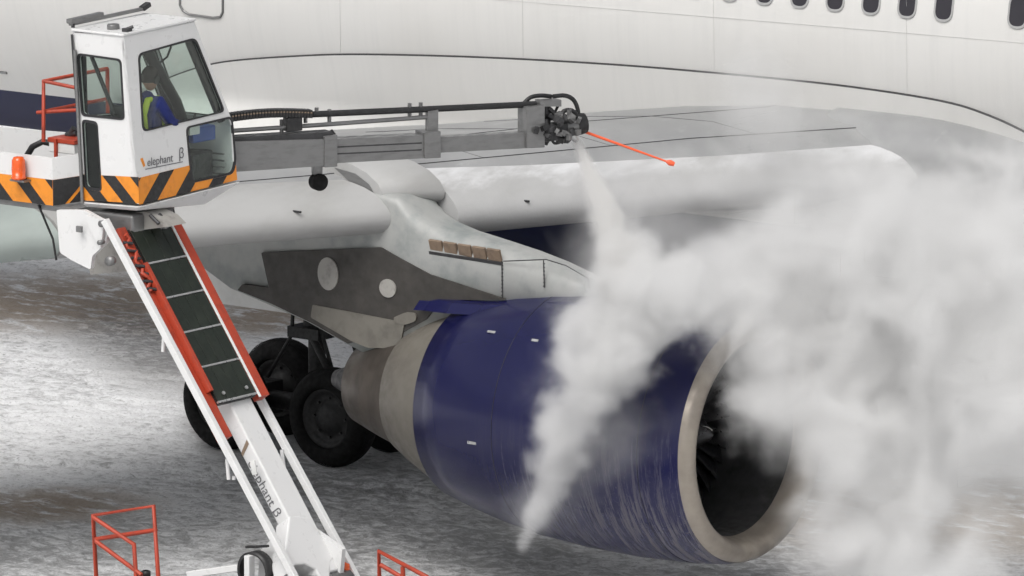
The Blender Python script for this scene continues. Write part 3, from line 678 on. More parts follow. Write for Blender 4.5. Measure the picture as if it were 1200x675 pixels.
MB().box((-3.3, -13.5, 5.5), (.3, .5, .34), Matrix.Rotation(.3, 3, 'Z')).build('foot_box', M['dark_metal'], cab, .02)
for k in range(4): MB().bar((-3.72, -13.25 - .0 * k, 5.42 + k * .07), (-3.1, -13.2, 5.42 + k * .07), .02, .018).build('floor_grille_bar', M['grey_metal'], cab)
MB().box((-3.43, -13.85, 5.285), (.7, 1.5, .03)).build('cab_floor', M['dark_metal'], cab)

# service platform behind the cab
bk = [Vector((-6.6, -14.50, 5.12)), Vector((-4.30, -14.52, 5.14)), Vector((-3.98, -14.2, 5.2)), Vector((-3.98, -13.2, 5.2)), Vector((-6.6, -13.2, 5.12))]
H = .5
bmb = []
for i, (a_, b_) in enumerate(((0, 1), (1, 2), (3, 4), (4, 0))):
    p, q = bk[a_], bk[b_]; n_ = (q - p).cross(Vector((0, 0, 1))).normalized()
    bmb.append((put('platform_wall', plate([p, q, q + Vector((0, 0, H)), p + Vector((0, 0, H))], [], .03, n_), M['truck_white'], truck), p, q, n_))
plat = bmb[0][0]
band(bmb[0][2], bmb[0][1], .27, bmb[0][3], 5, .28, plat, .10, .40)
band(bmb[1][1], bmb[1][2], .27, bmb[1][3], 1, .26, plat, .17, .9)
MB().box((-5.3, -13.85, 5.1), (2.55, 1.26, .05)).build('platform_floor', M['grey_metal'], plat)
bc = aty(22, 210, -14.60)
bea = MB().lathe([(0, .001), (0, .075), (.03, .08), (.03, .07), (.11, .075), (.20, .07), (.235, .05), (.24, .001)], bc, 'z', 20).build('beacon', M['amber'], truck)
MB().bar(bc + Vector((-.1, .05, -.015)), bc + Vector((.1, .05, -.015)), .16, .02).build('beacon_bracket', M['grey_metal'], bea)
rp = aty(51, 166, -14.05); rt_ = aty(51, 95, -14.05)
rail = MB().tube([rp, rt_, rt_ + Vector((0, 1.0, .02))], .022, 8)
rail.tube([rt_ + Vector((0, 0, 0)), rt_ + Vector((.42, .12, -.06))], .02, 8).tube([rt_ + Vector((0, 0, -.32)), rt_ + Vector((0, 1.0, -.30))], .02, 8).tube([rt_ + Vector((-.1, 0, -.34)), rt_ + Vector((.42, .15, -.28))], .02, 8)
rail.tube([rt_ + Vector((0, 1.0, .02)), rt_ + Vector((0, 1.0, -.75))], .022, 8); rail.build('platform_rail', M['red'], truck)
rbx = aty(72, 172, -14.0); MB().box(rbx + Vector((0, .15, 0)), (.36, .3, .14)).build('tool_box', M['white'], truck, .012)
MB().box(rbx + Vector((0, .15, .06)), (.38, .32, .05)).build('tool_box_lid', M['red'], truck, .008)
MB().box(rbx + Vector((-.06, -.02, -.02)), (.03, .03, .2)).build('tool_box_strap', M['red'], truck)
MB().tube([aty(32, 182, -13.9), aty(38, 172, -13.9), aty(50, 166, -13.85), aty(60, 168, -13.8)], .035, 8).build('hose', M['black'], truck)
MB().tube([aty(80, 165, -13.8), aty(84, 155, -13.8), aty(87, 150, -13.8)], .035, 8).tube([aty(78, 158, -13.8), aty(90, 156, -13.8)], .03, 8).build('valve', M['dark_metal'], truck)
MB().tube([aty(45, 240, -14.5), aty(62, 280, -14.4), aty(66, 305, -14.4)], .012, 6).build('dangling_cable', M['black'], truck)

# lifting boom
YB = -14.32
T_, B_ = Vector((-3.21, YB, 4.99)), Vector((-.92, YB, 1.75))
AD = (B_ - T_).normalized(); WD = Vector((0, 1, 0)); ND = WD.cross(AD).normalized()
if ND.x < 0: ND = -ND
def bp(s, w_, n_): return T_ + AD * s + WD * w_ + ND * n_
BM = Matrix((AD, WD, ND)).transposed()
if BM.determinant() < 0: BM = Matrix((AD, -WD, ND)).transposed()
boom = MB().box(bp(1.95, .10, -.10), (4.2, .34, .18), BM).build('lifting_boom', M['truck_white'], truck, .025)
for k in range(5):
    for j in range(4):
        s0 = .02 + k * .405
        MB().box(bp(s0 + .188, -.225 + j * .15, .05), (.378, .142, .014), BM).build('cover_slat', M['cover'], boom, .003)
    MB().box(bp(.02 + k * .405 + .388, 0, .045), (.02, .60, .03), BM).build('cover_bar', M['alu'], boom)
MB().box(bp(1.02, 0, .01), (2.05, .60, .05), BM).build('cover_tray', M['black'], boom)
MB().tube([bp(1.95, -.18, .065), bp(1.95, -.18, .08)], .02, 8).tube([bp(1.95, .18, .065), bp(1.95, .18, .08)], .02, 8).build('cover_bolt', M['alu'], boom)
def strip(s0, s1, w_, n0, n1, th, nm, mt):
    return MB().box(bp((s0 + s1) / 2, w_, (n0 + n1) / 2), (s1 - s0, th, n1 - n0), BM).build(nm, mt, boom, .004)
strip(-.05, 2.40, -.36, -.10, .02, .12, 'red_guard', M['red']); strip(.40, 1.9, -.34, .02, .09, .05, 'red_guard', M['red'])
strip(-.05, 2.08, .40, -.06, .07, .12, 'red_guard', M['red']); strip(.0, 2.08, .32, .055, .07, .03, 'guard_edge', M['white'])
hp_ = [bp(.05 + .05 * k, -.40 + .045 * math.sin(k * 1.9), .045 + .02 * math.cos(k * 1.3)) for k in range(14)]
MB().tube(hp_, .022, 6).build('red_hose', M['red'], boom)
for k in range(7): MB().tube([bp(.12 + k * .09, -.45, .03), bp(.16 + k * .09, -.36, .06)], .017, 6).build('hose_clip', M['dark_metal'], boom)
l0, l1 = aty(123, 258, YB - .52), aty(349, 684, YB - .52); r0, r1 = aty(195, 263, YB + .5), aty(421, 684, YB + .5)
MB().bar(l0, l1, .065, .075, (1, 0, 1)).build('parallel_rod', M['truck_white'], boom, .008)
MB().bar(r0, r1, .065, .075, (1, 0, 1)).build('parallel_rod', M['truck_white'], boom, .008)
for (a_, b_, y) in (((266, 538), (268, 562), YB - .45), ((274, 558), (274, 562), YB - .4), ((330, 527), (333, 549), YB + .45), ((192, 395), (191, 412), YB - .5)):
    MB().tube([aty(*a_, y), aty(*b_, y)], .02, 8).build('rod_bracket', M['truck_white'], boom)
MB().bar(aty(296, 540, YB - .19), aty(299, 556, YB - .19), .02, .06).build('lug', M['white'], boom)
# lettering down the boom side
tn = Vector((0, -1, 0)); s_o = bp(3.02, -.184, -.33)
text('elephant \u03b2', .15, frame4(bp(2.66, -.0735, -.165), AD, tn), 'lettering', M['print'], boom, 0, 1.0)
mk = [bp(2.46, -.072, -.03), bp(2.51, -.072, -.03), bp(2.58, -.072, -.18), bp(2.54, -.072, -.18)]
put('logo_mark', plate(mk, [], .001, tn, .001), M['vent'], boom)
# head of the boom: knuckle plates under the cab
kn = put('knuckle', plate(rounded([aty(66, 246, YB - .45), aty(98, 246, YB - .45), aty(128, 262, YB - .45), aty(124, 285, YB - .45), aty(108, 300, YB - .45), aty(106, 316, YB - .45), aty(84, 305, YB - .45), aty(70, 296, YB - .45)], .02, 2), [], .05, NR), M['truck_white'], truck)
put('knuckle_plate', plate(rounded([aty(100, 252, YB - .5), aty(122, 258, YB - .5), aty(118, 292, YB - .5), aty(106, 270, YB - .5)], .02, 2), [], .03, NR), M['truck_white'], kn)
put('knuckle_plate', plate([aty(92, 262, YB + .1), aty(140, 262, YB + .1), aty(150, 318, YB + .1), aty(106, 322, YB + .1)], [], .05, NR), M['grey_disc'], kn)
MB().bar(aty(93, 265, YB - .51), aty(93, 272, YB - .51), .03, .07).build('knuckle_latch', M['grey_metal'], kn)
for px, py, rr_ in ((120, 262, .035), (118, 284, .025), (129, 306, .05)):
    p = aty(px, py, YB - .52); MB().lathe([(-.03, .001), (-.03, rr_), (.04, rr_)], p, 'y', 14).build('pin', M['grey_metal'], kn)
MB().box((-3.45, -14.3, 5.06), (.62, .6, .2)).build('slew_ring', M['grey_metal'], truck, .03)
MB().lathe([(-.12, .30), (.12, .30), (.12, .001)], (-3.42, -14.1, 5.08), 'z', 24).build('slew_bearing', M['grey_metal'], truck)
put('cab_bracket', plate([aty(146, 250, YB - .1), aty(170, 248, YB - .1), aty(186, 256, YB - .1), aty(196, 266, YB - .1), aty(142, 272, YB - .1)], [], .3, NR), M['grey_disc'], truck)
MB().tube([aty(186, 252, YB), aty(192, 258, YB), aty(190, 266, YB)], .03, 8).tube([aty(176, 252, YB - .15), aty(186, 262, YB - .15)], .02, 8).build('hydraulic_fitting', M['dark_metal'], truck)
MB().tube([aty(202, 238, -13.6), aty(205, 262, -13.6)], .014, 6).build('drop_cable', M['dark_metal'], truck)

# foot of the boom
def fp(px, py): return at(px, py, bp(0, .1, -.005), ND)
ft = put('boom_foot', plate([fp(339, 604), fp(361, 606), fp(372, 622), fp(402, 643), fp(395, 650), fp(388, 658), fp(386, 700), fp(380, 684), fp(370, 667), fp(358, 661), fp(347, 662), fp(338, 672), fp(333, 652), fp(336, 630)], [], .22, ND), M['truck_white'], truck, .02)
put('foot_cheek', plate([aty(344, 615, YB + .25), aty(364, 618, YB + .25), aty(401, 644, YB + .25), aty(396, 700, YB + .25), aty(336, 700, YB + .25)], [], .06, (0, -1, 0)), M['truck_white'], ft)
MB().lathe([(-.42, .001), (-.42, .17), (.42, .17), (.42, .001)], (-.95, YB, 1.5), 'y', 24).build('foot_pivot', M['grey_metal'], ft)
MB().lathe([(.95, .55), (1.25, .55), (1.32, .42), (1.55, .40)], (-.95, YB, 0), 'z', 28).build('turret', M['truck_white'], truck)
fc = aty(300, 664, YB - .45)
MB().lathe([(-.06, .17), (-.06, .20), (.06, .20), (.06, .17)], fc + Vector((0, 0, -.04)), 'y', 28).build('hose_loop', M['black'], truck)
MB().bar(fc + Vector((-.02, -.08, .13)), fc + Vector((-.02, -.08, -.6)), .07, .09, (0, 1, 0)).build('post', M['truck_white'], truck, .008)
MB().bar(fc + Vector((-.17, .05, .17)), fc + Vector((.12, .05, .22)), .04, .025).build('hook', M['black'], truck, .006)
put('hinge_plate', plate([aty(305, 645, YB - .3), aty(318, 632, YB - .3), aty(330, 650, YB - .3), aty(336, 700, YB - .3), aty(300, 700, YB - .3)], [], .05, NR), M['truck_white'], truck)
wb0, wb1 = aty(222, 673, YB - .3), aty(287, 664, YB - .3)
MB().bar(wb0, wb1, .1, .07).build('tray_edge', M['truck_white'], truck, .01)
# deck rails
def deck_rail(posts, y, name='deck_rail'):
    mb = MB()
    for pts in posts:
        P_ = [aty(a, b, y) for a, b in pts]
        if pts[0][1] > 689: P_.insert(0, Vector((P_[0].x, P_[0].y, .87)))
        if pts[-1][1] > 689: P_.append(Vector((P_[-1].x, P_[-1].y, .87)))
        mb.tube(P_, .024, 8)
    return mb.build(name, M['red'], truck)
deck_rail([[(114, 700), (109, 604), (180, 593), (187, 700)], [(112, 632), (183, 621)]], -14.6)
deck_rail([[(109, 606), (157, 638), (161, 700)], [(112, 634), (158, 668), (166, 674)]], -14.75)
deck_rail([[(445, 700), (444, 646), (500, 676), (520, 690)], [(446, 662), (470, 676)], [(472, 664), (473, 700)]], -14.2)
MB().lathe([(0, .001), (0, .05), (.05, .05), (.06, .03)], aty(171, 675, -14.6), 'z', 12).build('deck_knob', M['black'], truck)
MB().lathe([(0, .001), (0, .06), (.1, .05), (.12, .001)], aty(404, 672, YB + .4), 'z', 12).build('warning_lamp', M['amber'], truck)
# chassis below the frame
MB().box((.3, -14.9, .86), (8.6, 2.18, .10)).build('deck', M['grey_metal'], truck, .02)
MB().box((.3, -14.9, .62), (8.8, .9, .2)).build('chassis', M['dark_metal'], truck, .02)
tank = MB().rings([[Vector((x, -14.95 + u, .88 + v)) for u, v in ((-1.1, 0), (1.1, 0), (1.12, .45), (1.0, .75), (.8, .85), (-.8, .85), (-1.0, .75), (-1.12, .45))] for x in (.75, 3.3)], caps=(True, True), smooth=False).build('tank', M['truck_white'], truck, .05)
dc = MB().rings([[Vector((x, -14.95 + u, z)) for x, z in ((3.5, .55), (5.3, .55), (5.35, 1.2), (5.05, 2.15), (3.5, 2.2))] for u in (-1.1, 1.1)], caps=(True, True), smooth=False).build('driver_cab', M['truck_white'], truck, .06)
put('cab_side_window', plate(rounded([(3.9, -16.06, 1.35), (5.1, -16.06, 1.35), (4.9, -16.06, 2.0), (3.9, -16.06, 2.0)], .06), [], .02, NR, .004), M['window_dark'], dc)
put('windscreen', plate(rounded([(5.335, -15.9, 1.3), (5.335, -14.0, 1.3), (5.09, -14.0, 2.08), (5.09, -15.9, 2.08)], .06), [], .02, (.96, 0, .3), .012), M['window_dark'], dc)
for yy in (-15.75, -14.15): MB().box((5.36, yy, .85), (.05, .3, .16)).build('headlight', M['alu'], dc, .02)
for x in (-3.1, -2.0, 4.35):
    for y in (-15.85, -13.95):
        o = put('wheel', ty_me, M['rubber'], truck); o.matrix_parent_inverse = Matrix.Translation(-truck.location); o.location = (x, y, .405); o.scale = (.71, .75, .71)
        c_ = put('rim', rim_me, M['grey_metal'], o)

# nozzle boom: three telescoping box sections, pipe, chain, spray head
NB0, NB1 = CAM + ray(270, 180) * 58.45, CAM + ray(625, 161) * 59.9
ZD = (NB1 - NB0); NL = ZD.length; ZD.normalize(); SD = ZD.cross(Vector((0, 0, 1))).normalized(); VD = SD.cross(ZD).normalized()
NM = Matrix((ZD, SD, VD)).transposed()
if NM.determinant() < 0: NM = Matrix((ZD, -SD, VD)).transposed()
def npx(px, py, side_=0):                              # photo position in the boom's own upright plane
    return at(px, py, NB0 + SD * side_, SD)
def beam(pa, pb, th, nm, mt, parent, sd=0, bev=.006):   # pa, pb = ((px,top),(px,bottom)) pairs
    a0, a1 = npx(pa[0], pa[1], sd), npx(pa[0], pa[2], sd); b0_, b1_ = npx(pb[0], pb[1], sd), npx(pb[0], pb[2], sd)
    return put(nm, plate([a0, b0_, b1_, a1], [], th, SD, th / 2), mt, parent, bev)
nb = beam((262, 164, 200), (382, 161, 192), .26, 'nozzle_boom', M['grey_metal'], truck)
beam((262, 160, 166), (386, 153, 161), .20, 'boom_top_channel', M['dark_metal'], nb)
beam((374, 158, 194), (389, 156, 193), .30, 'boom_collar', M['grey_metal'], nb)
beam((385, 162, 190), (512, 156, 183), .20, 'middle_section', M['grey_metal'], nb)
beam((386, 170, 172), (490, 165, 167), .205, 'section_rib', M['dark_metal'], nb); beam((386, 178, 180), (490, 173, 175), .205, 'section_rib', M['dark_metal'], nb)
beam((492, 154, 184), (511, 152, 183), .25, 'boom_collar', M['grey_metal'], nb)
beam((510, 160, 178), (625, 154, 172), .15, 'inner_section', M['grey_metal'], nb)
beam((612, 124, 172), (633, 122, 171), .24, 'boom_end_plate', M['grey_metal'], nb)
beam((500, 130, 156), (512, 128, 183), .08, 'pipe_post', M['grey_metal'], nb)
MB().tube([npx(366, 134), npx(500, 128), npx(628, 122)], .035, 10).build('fluid_pipe', M['black'], nb)
MB().tube([npx(262, 154), npx(380, 146), npx(503, 137)], .024, 8).build('return_pipe', M['grey_metal'], nb)
ch0, ch1 = npx(258, 139), npx(364, 133)
for k in range(30):
    q = (k + .5) / 30; p = ch0.lerp(ch1, q) + VD * .03 * math.sin(q * math.pi); MB().box(p, ((ch1 - ch0).length / 30 * .82, .12, .085), NM).build('chain_link', M['black'], nb)
    MB().box(p + SD * .0605 + VD * .015, (.02, .004, .014), NM).build('chain_pin', M['vent'], nb)
beam((334, 138, 154), (352, 137, 152), .12, 'chain_support', M['black'], nb)
for px, t0, t1 in ((330, 140, 158), (358, 128, 144), (371, 126, 135), (386, 128, 146), (480, 121, 136), (493, 120, 136)):
    MB().bar(npx(px, t0), npx(px, t1), .03, .03, (1, 0, 0)).build('pipe_bracket', M['grey_metal'], nb)
MB().tube([npx(384, 158), npx(389, 154), npx(391, 158)], .025, 8).build('hook', M['black'], nb)
beam((366, 190, 204), (377, 190, 208), .06, 'roller_bracket', M['grey_metal'], nb)
wc = npx(373, 213); MB().add([], []).tube([wc - SD * .05, wc + SD * .05], .092, 20).build('roller', M['rubber'], nb)
# spray head: rotator, jaws, hoses
rnd = random.Random(3)
def npt(px, py, s=0): return npx(px, py, s)
MB().tube([npt(640, 124), npt(640, 148)], .05, 10).build('rotator_column', M['dark_metal'], nb)
beam((630, 117, 124), (655, 116, 124), .14, 'rotator_cap', M['grey_metal'], nb)
beam((628, 146, 166), (662, 143, 162), .20, 'rotator_body', M['dark_metal'], nb, bev=.02)
MB().tube([npt(650, 152), npt(676, 146)], [.085, .11], 14).build('nozzle_barrel', M['grey_metal'], nb)
MB().tube([npt(674, 146), npt(685, 144)], [.125, .11], 16).build('nozzle_ring', M['black'], nb)
MB().tube([npt(668, 156), npt(676, 165)], [.05, .03], 10).build('spray_nozzle', M['alu'], nb)
hs_ = [[(614, 121), (622, 114), (634, 112), (646, 113)], [(648, 113), (662, 112), (672, 117), (677, 128), (678, 140)], [(660, 138), (660, 131), (667, 129), (674, 132), (676, 138)], [(634, 128), (630, 140), (628, 152), (636, 160)], [(654, 124), (650, 134), (652, 146)], [(645, 160), (650, 168), (660, 165), (666, 160)], [(628, 158), (629, 168), (634, 170), (638, 164)], [(656, 146), (662, 142), (668, 146)]]
for i, h_ in enumerate(hs_):
    P = crom([tuple(npt(a, b, (i % 3 - 1) * .07)) for a, b in h_], 5); MB().tube(P, .024 if i < 3 else .015, 8).build('head_hose', M['black'], nb)
for k in range(34):
    p = npt(rnd.uniform(626, 680), rnd.uniform(130, 166), rnd.choice([.08, .11, .14, -.1])); MB().box(p, (rnd.uniform(.03, .09), rnd.uniform(.03, .09), rnd.uniform(.03, .08)), Matrix.Rotation(rnd.random() * 3, 3, (rnd.random(), rnd.random(), 1))).build('head_fitting', rnd.choice([M['dark_metal'], M['grey_metal'], M['black']]), nb)
pr0 = npt(684, 154); pr1 = npt(786, 191, .35)
prod = MB().tube([pr0, pr0.lerp(pr1, .5), pr1], [.016, .014, .010], 8).build('distance_probe', M['probe'], truck)
dr = (pr1 - pr0).normalized(); MB().tube([pr1 - dr * .05, pr1 - dr * .01, pr1 + dr * .04], [.015, .033, .024], 10).build('probe_tip', M['probe'], prod)

# ------------------------------------------------------------------ operator
per = thing('person', 'seated operator in blue jacket and yellow vest inside the raised cab', 'person', (-3.34, -14.17, 5.78))
def skinned(name, verts, edges, radii, mt, parent, sub=2, root=0):
    me = bpy.data.meshes.new(name); me.from_pydata([tuple(v) for v in verts], edges, []); me.materials.append(mt)
    o = bpy.data.objects.new(name, me); C.objects.link(o); attach(o, parent)
    sk = o.modifiers.new('skin', 'SKIN'); sk.use_smooth_shade = True
    if not me.skin_vertices: me.attributes  # layer is created with the modifier below
    lay = me.skin_vertices[0].data if me.skin_vertices else None
    if lay is None:
        bm = bmesh.new(); bm.from_mesh(me); bm.verts.layers.skin.verify(); bm.to_mesh(me); bm.free(); lay = me.skin_vertices[0].data
    for i, r_ in enumerate(radii): lay[i].radius = r_ if isinstance(r_, tuple) else (r_, r_); lay[i].use_root = (i == root)
    ss = o.modifiers.new('sub', 'SUBSURF'); ss.levels = sub; ss.render_levels = sub
    return o
PX, PYY, PZ = -3.34, -14.17, 5.80
def pv(x, y, z): return (PX + x, PYY + y, PZ + z)
V = [pv(0, 0, .06), pv(0, .02, .24), pv(0, .03, .42), pv(0, .05, .52), pv(0, .07, .58),       # pelvis chest neck
     pv(.17, .04, .47), pv(.20, .18, .25), pv(.14, .42, .19), pv(.13, .50, .18),              # right arm
     pv(-.17, .04, .47), pv(-.20, .18, .25), pv(-.14, .42, .19), pv(-.13, .50, .18),
     pv(.10, .06, .03), pv(.13, .44, .04), pv(.13, .46, -.34), pv(.13, .56, -.42),
     pv(-.10, .06, .03), pv(-.13, .44, .04), pv(-.13, .46, -.34), pv(-.13, .56, -.42)]
Eg = [(0, 1), (1, 2), (2, 3), (3, 4), (2, 5), (5, 6), (6, 7), (7, 8), (2, 9), (9, 10), (10, 11), (11, 12), (0, 13), (13, 14), (14, 15), (15, 16), (0, 17), (17, 18), (18, 19), (19, 20)]
rd = [(.17, .13), (.17, .125), (.18, .13), .07, .05, .085, .065, .045, .03, .085, .065, .045, .03, .10, .075, .055, .05, .10, .075, .055, .05]
body = skinned('body', V, Eg, rd, M['jacket'], per)
hd = MB(); rs = []
for k in range(13):
    a = -math.pi / 2 + math.pi * k / 12; z = math.sin(a); rr_ = math.cos(a) + 1e-3
    ring = []
    for j in range(20):
        b_ = 2 * math.pi * j / 20; x_ = math.cos(b_) * .076 * rr_; y_ = math.sin(b_) * .095 * rr_
        if y_ > 0 and -.5 < z < .25: y_ *= 1.04 + (.16 if (abs(x_) < .02 and -.2 < z < .1) else 0)
        if z < -.3: y_ *= .9; x_ *= .88
        ring.append(Vector(pv(x_, .10 + y_, .69 + z * .118)))
    rs.append(ring)
hd.rings(rs).build('head', M['skin'], per)
for s in (-1, 1):
    MB().tube([pv(s * .03, .195, .705), pv(s * .03, .203, .705)], .012, 8).build('eye', M['black'], per)
    MB().tube([pv(s * .072, .10, .69), pv(s * .095, .10, .69)], .042, 14).build('ear_defender', M['black'], per)
    fv, fe, fr_ = [pv(s * .13, .49, .18)], [], [.03]
    for f in range(4):
        b0 = len(fv); fx = s * (.105 + f * .018); fv += [pv(fx, .545, .19), pv(fx, .58 + .006 * (f % 3), .178), pv(fx, .595, .15)]; fe += [(0, b0), (b0, b0 + 1), (b0 + 1, b0 + 2)]; fr_ += [.011, .009, .008]
    b0 = len(fv); fv += [pv(s * .085, .515, .18), pv(s * .07, .55, .165)]; fe += [(0, b0), (b0, b0 + 1)]; fr_ += [.012, .009]
    skinned('hand', fv, fe, fr_, M['skin'], per, 1)
cp = MB(); rs = []
for k in range(7):
    a = -.25 + (math.pi / 2 + .25) * k / 6; rs.append([Vector(pv(math.cos(b_) * .088 * math.cos(a), .095 + math.sin(b_) * .108 * math.cos(a), .70 + math.sin(a) * .135)) for b_ in [2 * math.pi * j / 20 for j in range(20)]])
cp.rings(rs, caps=(False, True)).build('hair', M['cap'], per)
# vest: shell over the torso
rs = []
for z_, rx_, ry_, cyv in ((.0, .20, .155, .0), (.06, .20, .155, .0), (.13, .195, .15, .01), (.19, .19, .145, .01)):
    rs.append([Vector(pv(math.cos(b_) * rx_, cyv + math.sin(b_) * ry_, z_)) for b_ in [2 * math.pi * j / 24 for j in range(24)]])
vest = MB().rings(rs)
for s in (-1, 1): vest.tube([pv(s * .12, -.12, .16), pv(s * .11, -.135, .36), pv(s * .10, -.06, .50), pv(s * .10, .09, .505), pv(s * .11, .165, .36), pv(s * .12, .15, .16)], .035, 8)
vest.build('vest', M['vest'], per)

# ------------------------------------------------------------------ steam and spray (real volumes)
def volume_mat(name, col, dens, aniso=.2):
    m = bpy.data.materials.new(name); m.use_nodes = True; nt = m.node_tree; nt.nodes.clear()
    o = nt.nodes.new('ShaderNodeOutputMaterial'); pvn = nt.nodes.new('ShaderNodeVolumePrincipled')
    pvn.inputs['Color'].default_value = (*col, 1); pvn.inputs['Density'].default_value = dens; pvn.inputs['Anisotropy'].default_value = aniso
    pvn.inputs['Density Attribute'].default_value = 'density'
    nt.links.new(pvn.outputs[0], o.inputs['Volume']); return m
def steam_object(name, lo, hi, res, shapes, groups, mt, label):
    """shapes: (A, B, rA, rB, group) capsules; groups: (noise scale, noise amp, softness, density, detail)"""
    ng = bpy.data.node_groups.new(name, 'GeometryNodeTree'); ng.interface.new_socket('Geometry', in_out='INPUT', socket_type='NodeSocketGeometry'); ng.interface.new_socket('Geometry', in_out='OUTPUT', socket_type='NodeSocketGeometry')
    N = ng.nodes; L = ng.links.new
    out = N.new('NodeGroupOutput'); pos = N.new('GeometryNodeInputPosition').outputs[0]
    def vm(op, a, b=None, sc=None):
        x = N.new('ShaderNodeVectorMath'); x.operation = op
        for i, q in enumerate((a, b)):
            if q is None: continue
            if isinstance(q, (tuple, Vector)): x.inputs[i].default_value = tuple(q)
            else: L(q, x.inputs[i])
        if sc is not None:
            if isinstance(sc, (int, float)): x.inputs['Scale'].default_value = sc
            else: L(sc, x.inputs['Scale'])
        return x.outputs['Value'] if op in ('LENGTH', 'DOT_PRODUCT', 'DISTANCE') else x.outputs['Vector']
    def mth(op, a, b=None, c=None, clamp=False):
        x = N.new('ShaderNodeMath'); x.operation = op; x.use_clamp = clamp
        for i, q in enumerate((a, b, c)):
            if q is None: continue
            if isinstance(q, (int, float)): x.inputs[i].default_value = q
            else: L(q, x.inputs[i])
        return x.outputs[0]
    total = None
    for gi, (nsc, namp, soft, dens, det, bil) in enumerate(groups):
        f = None
        for A, B, ra, rb, gq in shapes:
            if gq != gi: continue
            A, B = Vector(A), Vector(B); AB = B - A
            pa = vm('SUBTRACT', pos, A)
            if AB.length > 1e-3:
                t_ = mth('MULTIPLY', vm('DOT_PRODUCT', pa, AB), 1 / AB.length_squared, clamp=True)
                d = vm('LENGTH', vm('SUBTRACT', pa, vm('SCALE', tuple(AB), sc=t_))); r_ = mth('MULTIPLY_ADD', t_, rb - ra, ra)
            else: d = vm('LENGTH', pa); r_ = ra
            v = mth('SUBTRACT', 1, mth('DIVIDE', d, r_)) if not isinstance(r_, (int, float)) else mth('MULTIPLY_ADD', d, -1 / r_, 1)
            f = v if f is None else mth('SMOOTH_MAX', f, v, .15)
        nz = N.new('ShaderNodeTexNoise'); nz.inputs['Scale'].default_value = nsc; nz.inputs['Detail'].default_value = det; nz.inputs['Roughness'].default_value = .62; nz.inputs['Distortion'].default_value = .7
        L(vm('ADD', pos, (gi * 7.3, gi * 3.1, 0)), nz.inputs['Vector'])
        nv = mth('MULTIPLY', mth('SUBTRACT', nz.outputs[0], .5), 2 * namp)
        if bil:
            wp_ = vm('ADD', pos, vm('SCALE', vm('SUBTRACT', nz.outputs[1], (.5, .5, .5)), sc=.35))
            for vs_, va_ in bil:
                vo = N.new('ShaderNodeTexVoronoi'); vo.feature = 'F1'; vo.inputs['Scale'].default_value = vs_
                L(wp_, vo.inputs['Vector']); nv = mth('ADD', nv, mth('MULTIPLY_ADD', vo.outputs['Distance'], -va_ * 2, va_))
        x = N.new('ShaderNodeMapRange'); x.interpolation_type = 'SMOOTHSTEP'; x.inputs['From Min'].default_value = 0; x.inputs['From Max'].default_value = soft; x.inputs['To Max'].default_value = dens
        L(mth('ADD', f, nv), x.inputs['Value'])
        total = x.outputs[0] if total is None else mth('ADD', total, x.outputs[0])
    vc = N.new('GeometryNodeVolumeCube')
    vc.inputs['Min'].default_value = lo; vc.inputs['Max'].default_value = hi
    for a_, n_ in zip('XYZ', res): vc.inputs['Resolution ' + a_].default_value = n_
    L(total, vc.inputs['Density'])
    sm_ = N.new('GeometryNodeSetMaterial'); sm_.inputs['Material'].default_value = mt
    L(vc.outputs[0], sm_.inputs[0]); L(sm_.outputs[0], out.inputs[0])
    me = MB().box(((lo[0] + hi[0]) / 2, (lo[1] + hi[1]) / 2, (lo[2] + hi[2]) / 2), (hi[0] - lo[0], hi[1] - lo[1], hi[2] - lo[2])).mesh(name); me.materials.append(mt)
    o = bpy.data.objects.new(name, me); C.objects.link(o); md = o.modifiers.new('volume', 'NODES'); md.node_group = ng
    o['kind'] = 'stuff'; o['label'] = label; o['category'] = 'steam'
    return o
def P(px, py, y): return tuple(aty(px, py, y))
SH = []
def cap(a, b, ra, rb, g): SH.append((a, b, ra, rb, g))
# group 0: crisp billows; group 1: thin drifting veil; group 2: soft thick fog; group 3: faint spray mist
cap(P(735, 320, -9.5), P(705, 395, -9.75), .55, .55, 0)
cap(P(775, 345, -9.7), P(695, 450, -9.9), .62, .42, 0)
cap(P(700, 420, -9.85), P(650, 545, -9.6), .48, .32, 0)
cap(P(650, 545, -9.6), P(613, 640, -9.3), .32, .09, 0)
cap(P(790, 350, -9.5), P(875, 372, -8.8), .50, .34, 0)
cap(P(750, 220, -8.6), P(980, 235, -7.0), .70, .75, 1)
cap(P(905, 150, -5.2), P(880, 95, -4.2), .8, .6, 1)
cap(P(760, 270, -8.8), P(900, 300, -7.8), 1.0, 1.3, 1)
cap(P(1130, 290, -6.2), P(1240, 310, -6.0), 1.0, 1.2, 1)
cap(P(1150, 560, -8.0), P(1190, 480, -7.6), 1.2, 1.6, 1)
cap(P(940, 400, -8.4), P(1000, 480, -8.4), .8, 1.0, 1)
cap(P(1000, 300, -7.4), P(1200, 420, -7.2), 1.5, 1.9, 1)
cap(P(800, 330, -9.2), P(900, 350, -8.5), .55, .70, 2)
cap(P(890, 320, -8.2), P(1010, 330, -7.6), .80, 1.25, 2)
cap(P(900, 400, -9.1), P(925, 480, -9.1), .60, .68, 2)
cap(P(945, 480, -9.0), P(975, 560, -8.9), .64, .68, 2)
cap(P(1000, 420, -8.2), P(1010, 560, -8.4), .95, .95, 2)
cap(P(1010, 560, -8.4), P(1060, 700, -8.4), .95, 1.1, 2)
cap(P(1070, 340, -7.4), P(1120, 450, -7.2), 1.6, 1.5, 2)
cap(P(1190, 350, -7.0), P(1240, 430, -7.0), 1.7, 1.6, 2)
cap(P(1060, 400, -8.2), P(1100, 470, -8.2), 1.0, 1.0, 1)
cap(P(622, 600, -9.3), P(720, 500, -9.5), .42, .70, 3)
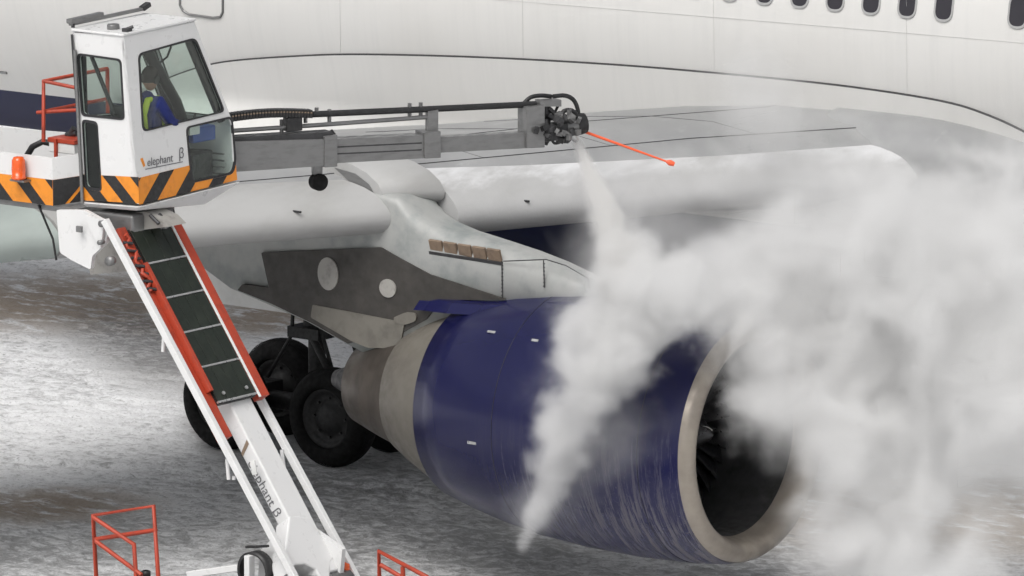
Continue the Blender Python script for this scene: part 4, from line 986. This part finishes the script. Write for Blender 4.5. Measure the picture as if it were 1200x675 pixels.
cap(P(725, 300, -9.3), P(690, 470, -9.6), .75, .8, 3)
SM = volume_mat('steam_volume', (.99, .99, .99), 1.0)
def domain(gs, voxel, pad):                             # a box just round the shapes of some groups
    sh = [q for q in SH if q[4] in gs]
    lo_ = [min(min(q[0][i] - q[2], q[1][i] - q[3]) for q in sh) - pad for i in range(3)]; hi_ = [max(max(q[0][i] + q[2], q[1][i] + q[3]) for q in sh) + pad for i in range(3)]
    lo_[2] = max(lo_[2], 0.0); return tuple(lo_), tuple(hi_), tuple(max(8, int((b - a) / voxel)) for a, b in zip(lo_, hi_)), [(a, b, c, d, gs.index(g_)) for a, b, c, d, g_ in sh]
for gs, voxel, pad, setg, nm, lab in (
        ([0, 3], .035, .25, [(1.6, .95, .7, 6.0, 6, ((2.3, .16), (5.0, .15))), (3.0, .6, 1.0, .7, 3, ())], 'steam_plume', 'crisp white steam plume rolling down the blue engine cowl'),
        ([2], .055, .5, [(1.2, 1.1, .9, 3.4, 7, ((1.9, .14), (4.4, .13)))], 'steam_cloud', 'thick soft steam cloud in front of the engine inlet'),
        ([1], .085, .3, [(1.2, 1.5, 1.2, .95, 5, ())], 'steam_veil', 'thin drifting steam veil over the inboard slat and wing root')):
    lo_, hi_, res_, sh_ = domain(gs, voxel, pad); steam_object(nm, lo_, hi_, res_, sh_, setg, SM, lab)
JS = []
n0 = npt(676, 166)
JS.append((tuple(n0), P(738, 330, -9.65), .06, .40, 0))
JS.append((tuple(n0), P(716, 258, -9.4), .055, .17, 1))
JS.append((P(872, 376, -9.0), P(852, 424, -9.15), .16, .03, 0))
xs_ = [p for s_ in JS for p in (s_[0], s_[1])]
lo = tuple(min(p[i] for p in xs_) - .5 for i in range(3)); hi = tuple(max(p[i] for p in xs_) + .5 for i in range(3))
spray = steam_object('spray_jet', lo, hi, (96, 90, 110), JS, [(3.4, .5, .8, 7.0, 6, ()), (6.0, .42, .6, 15.0, 5, ())], volume_mat('spray_volume', (.992, .988, .98), 1.0), 'narrow white jet of hot fluid sprayed from the boom nozzle')
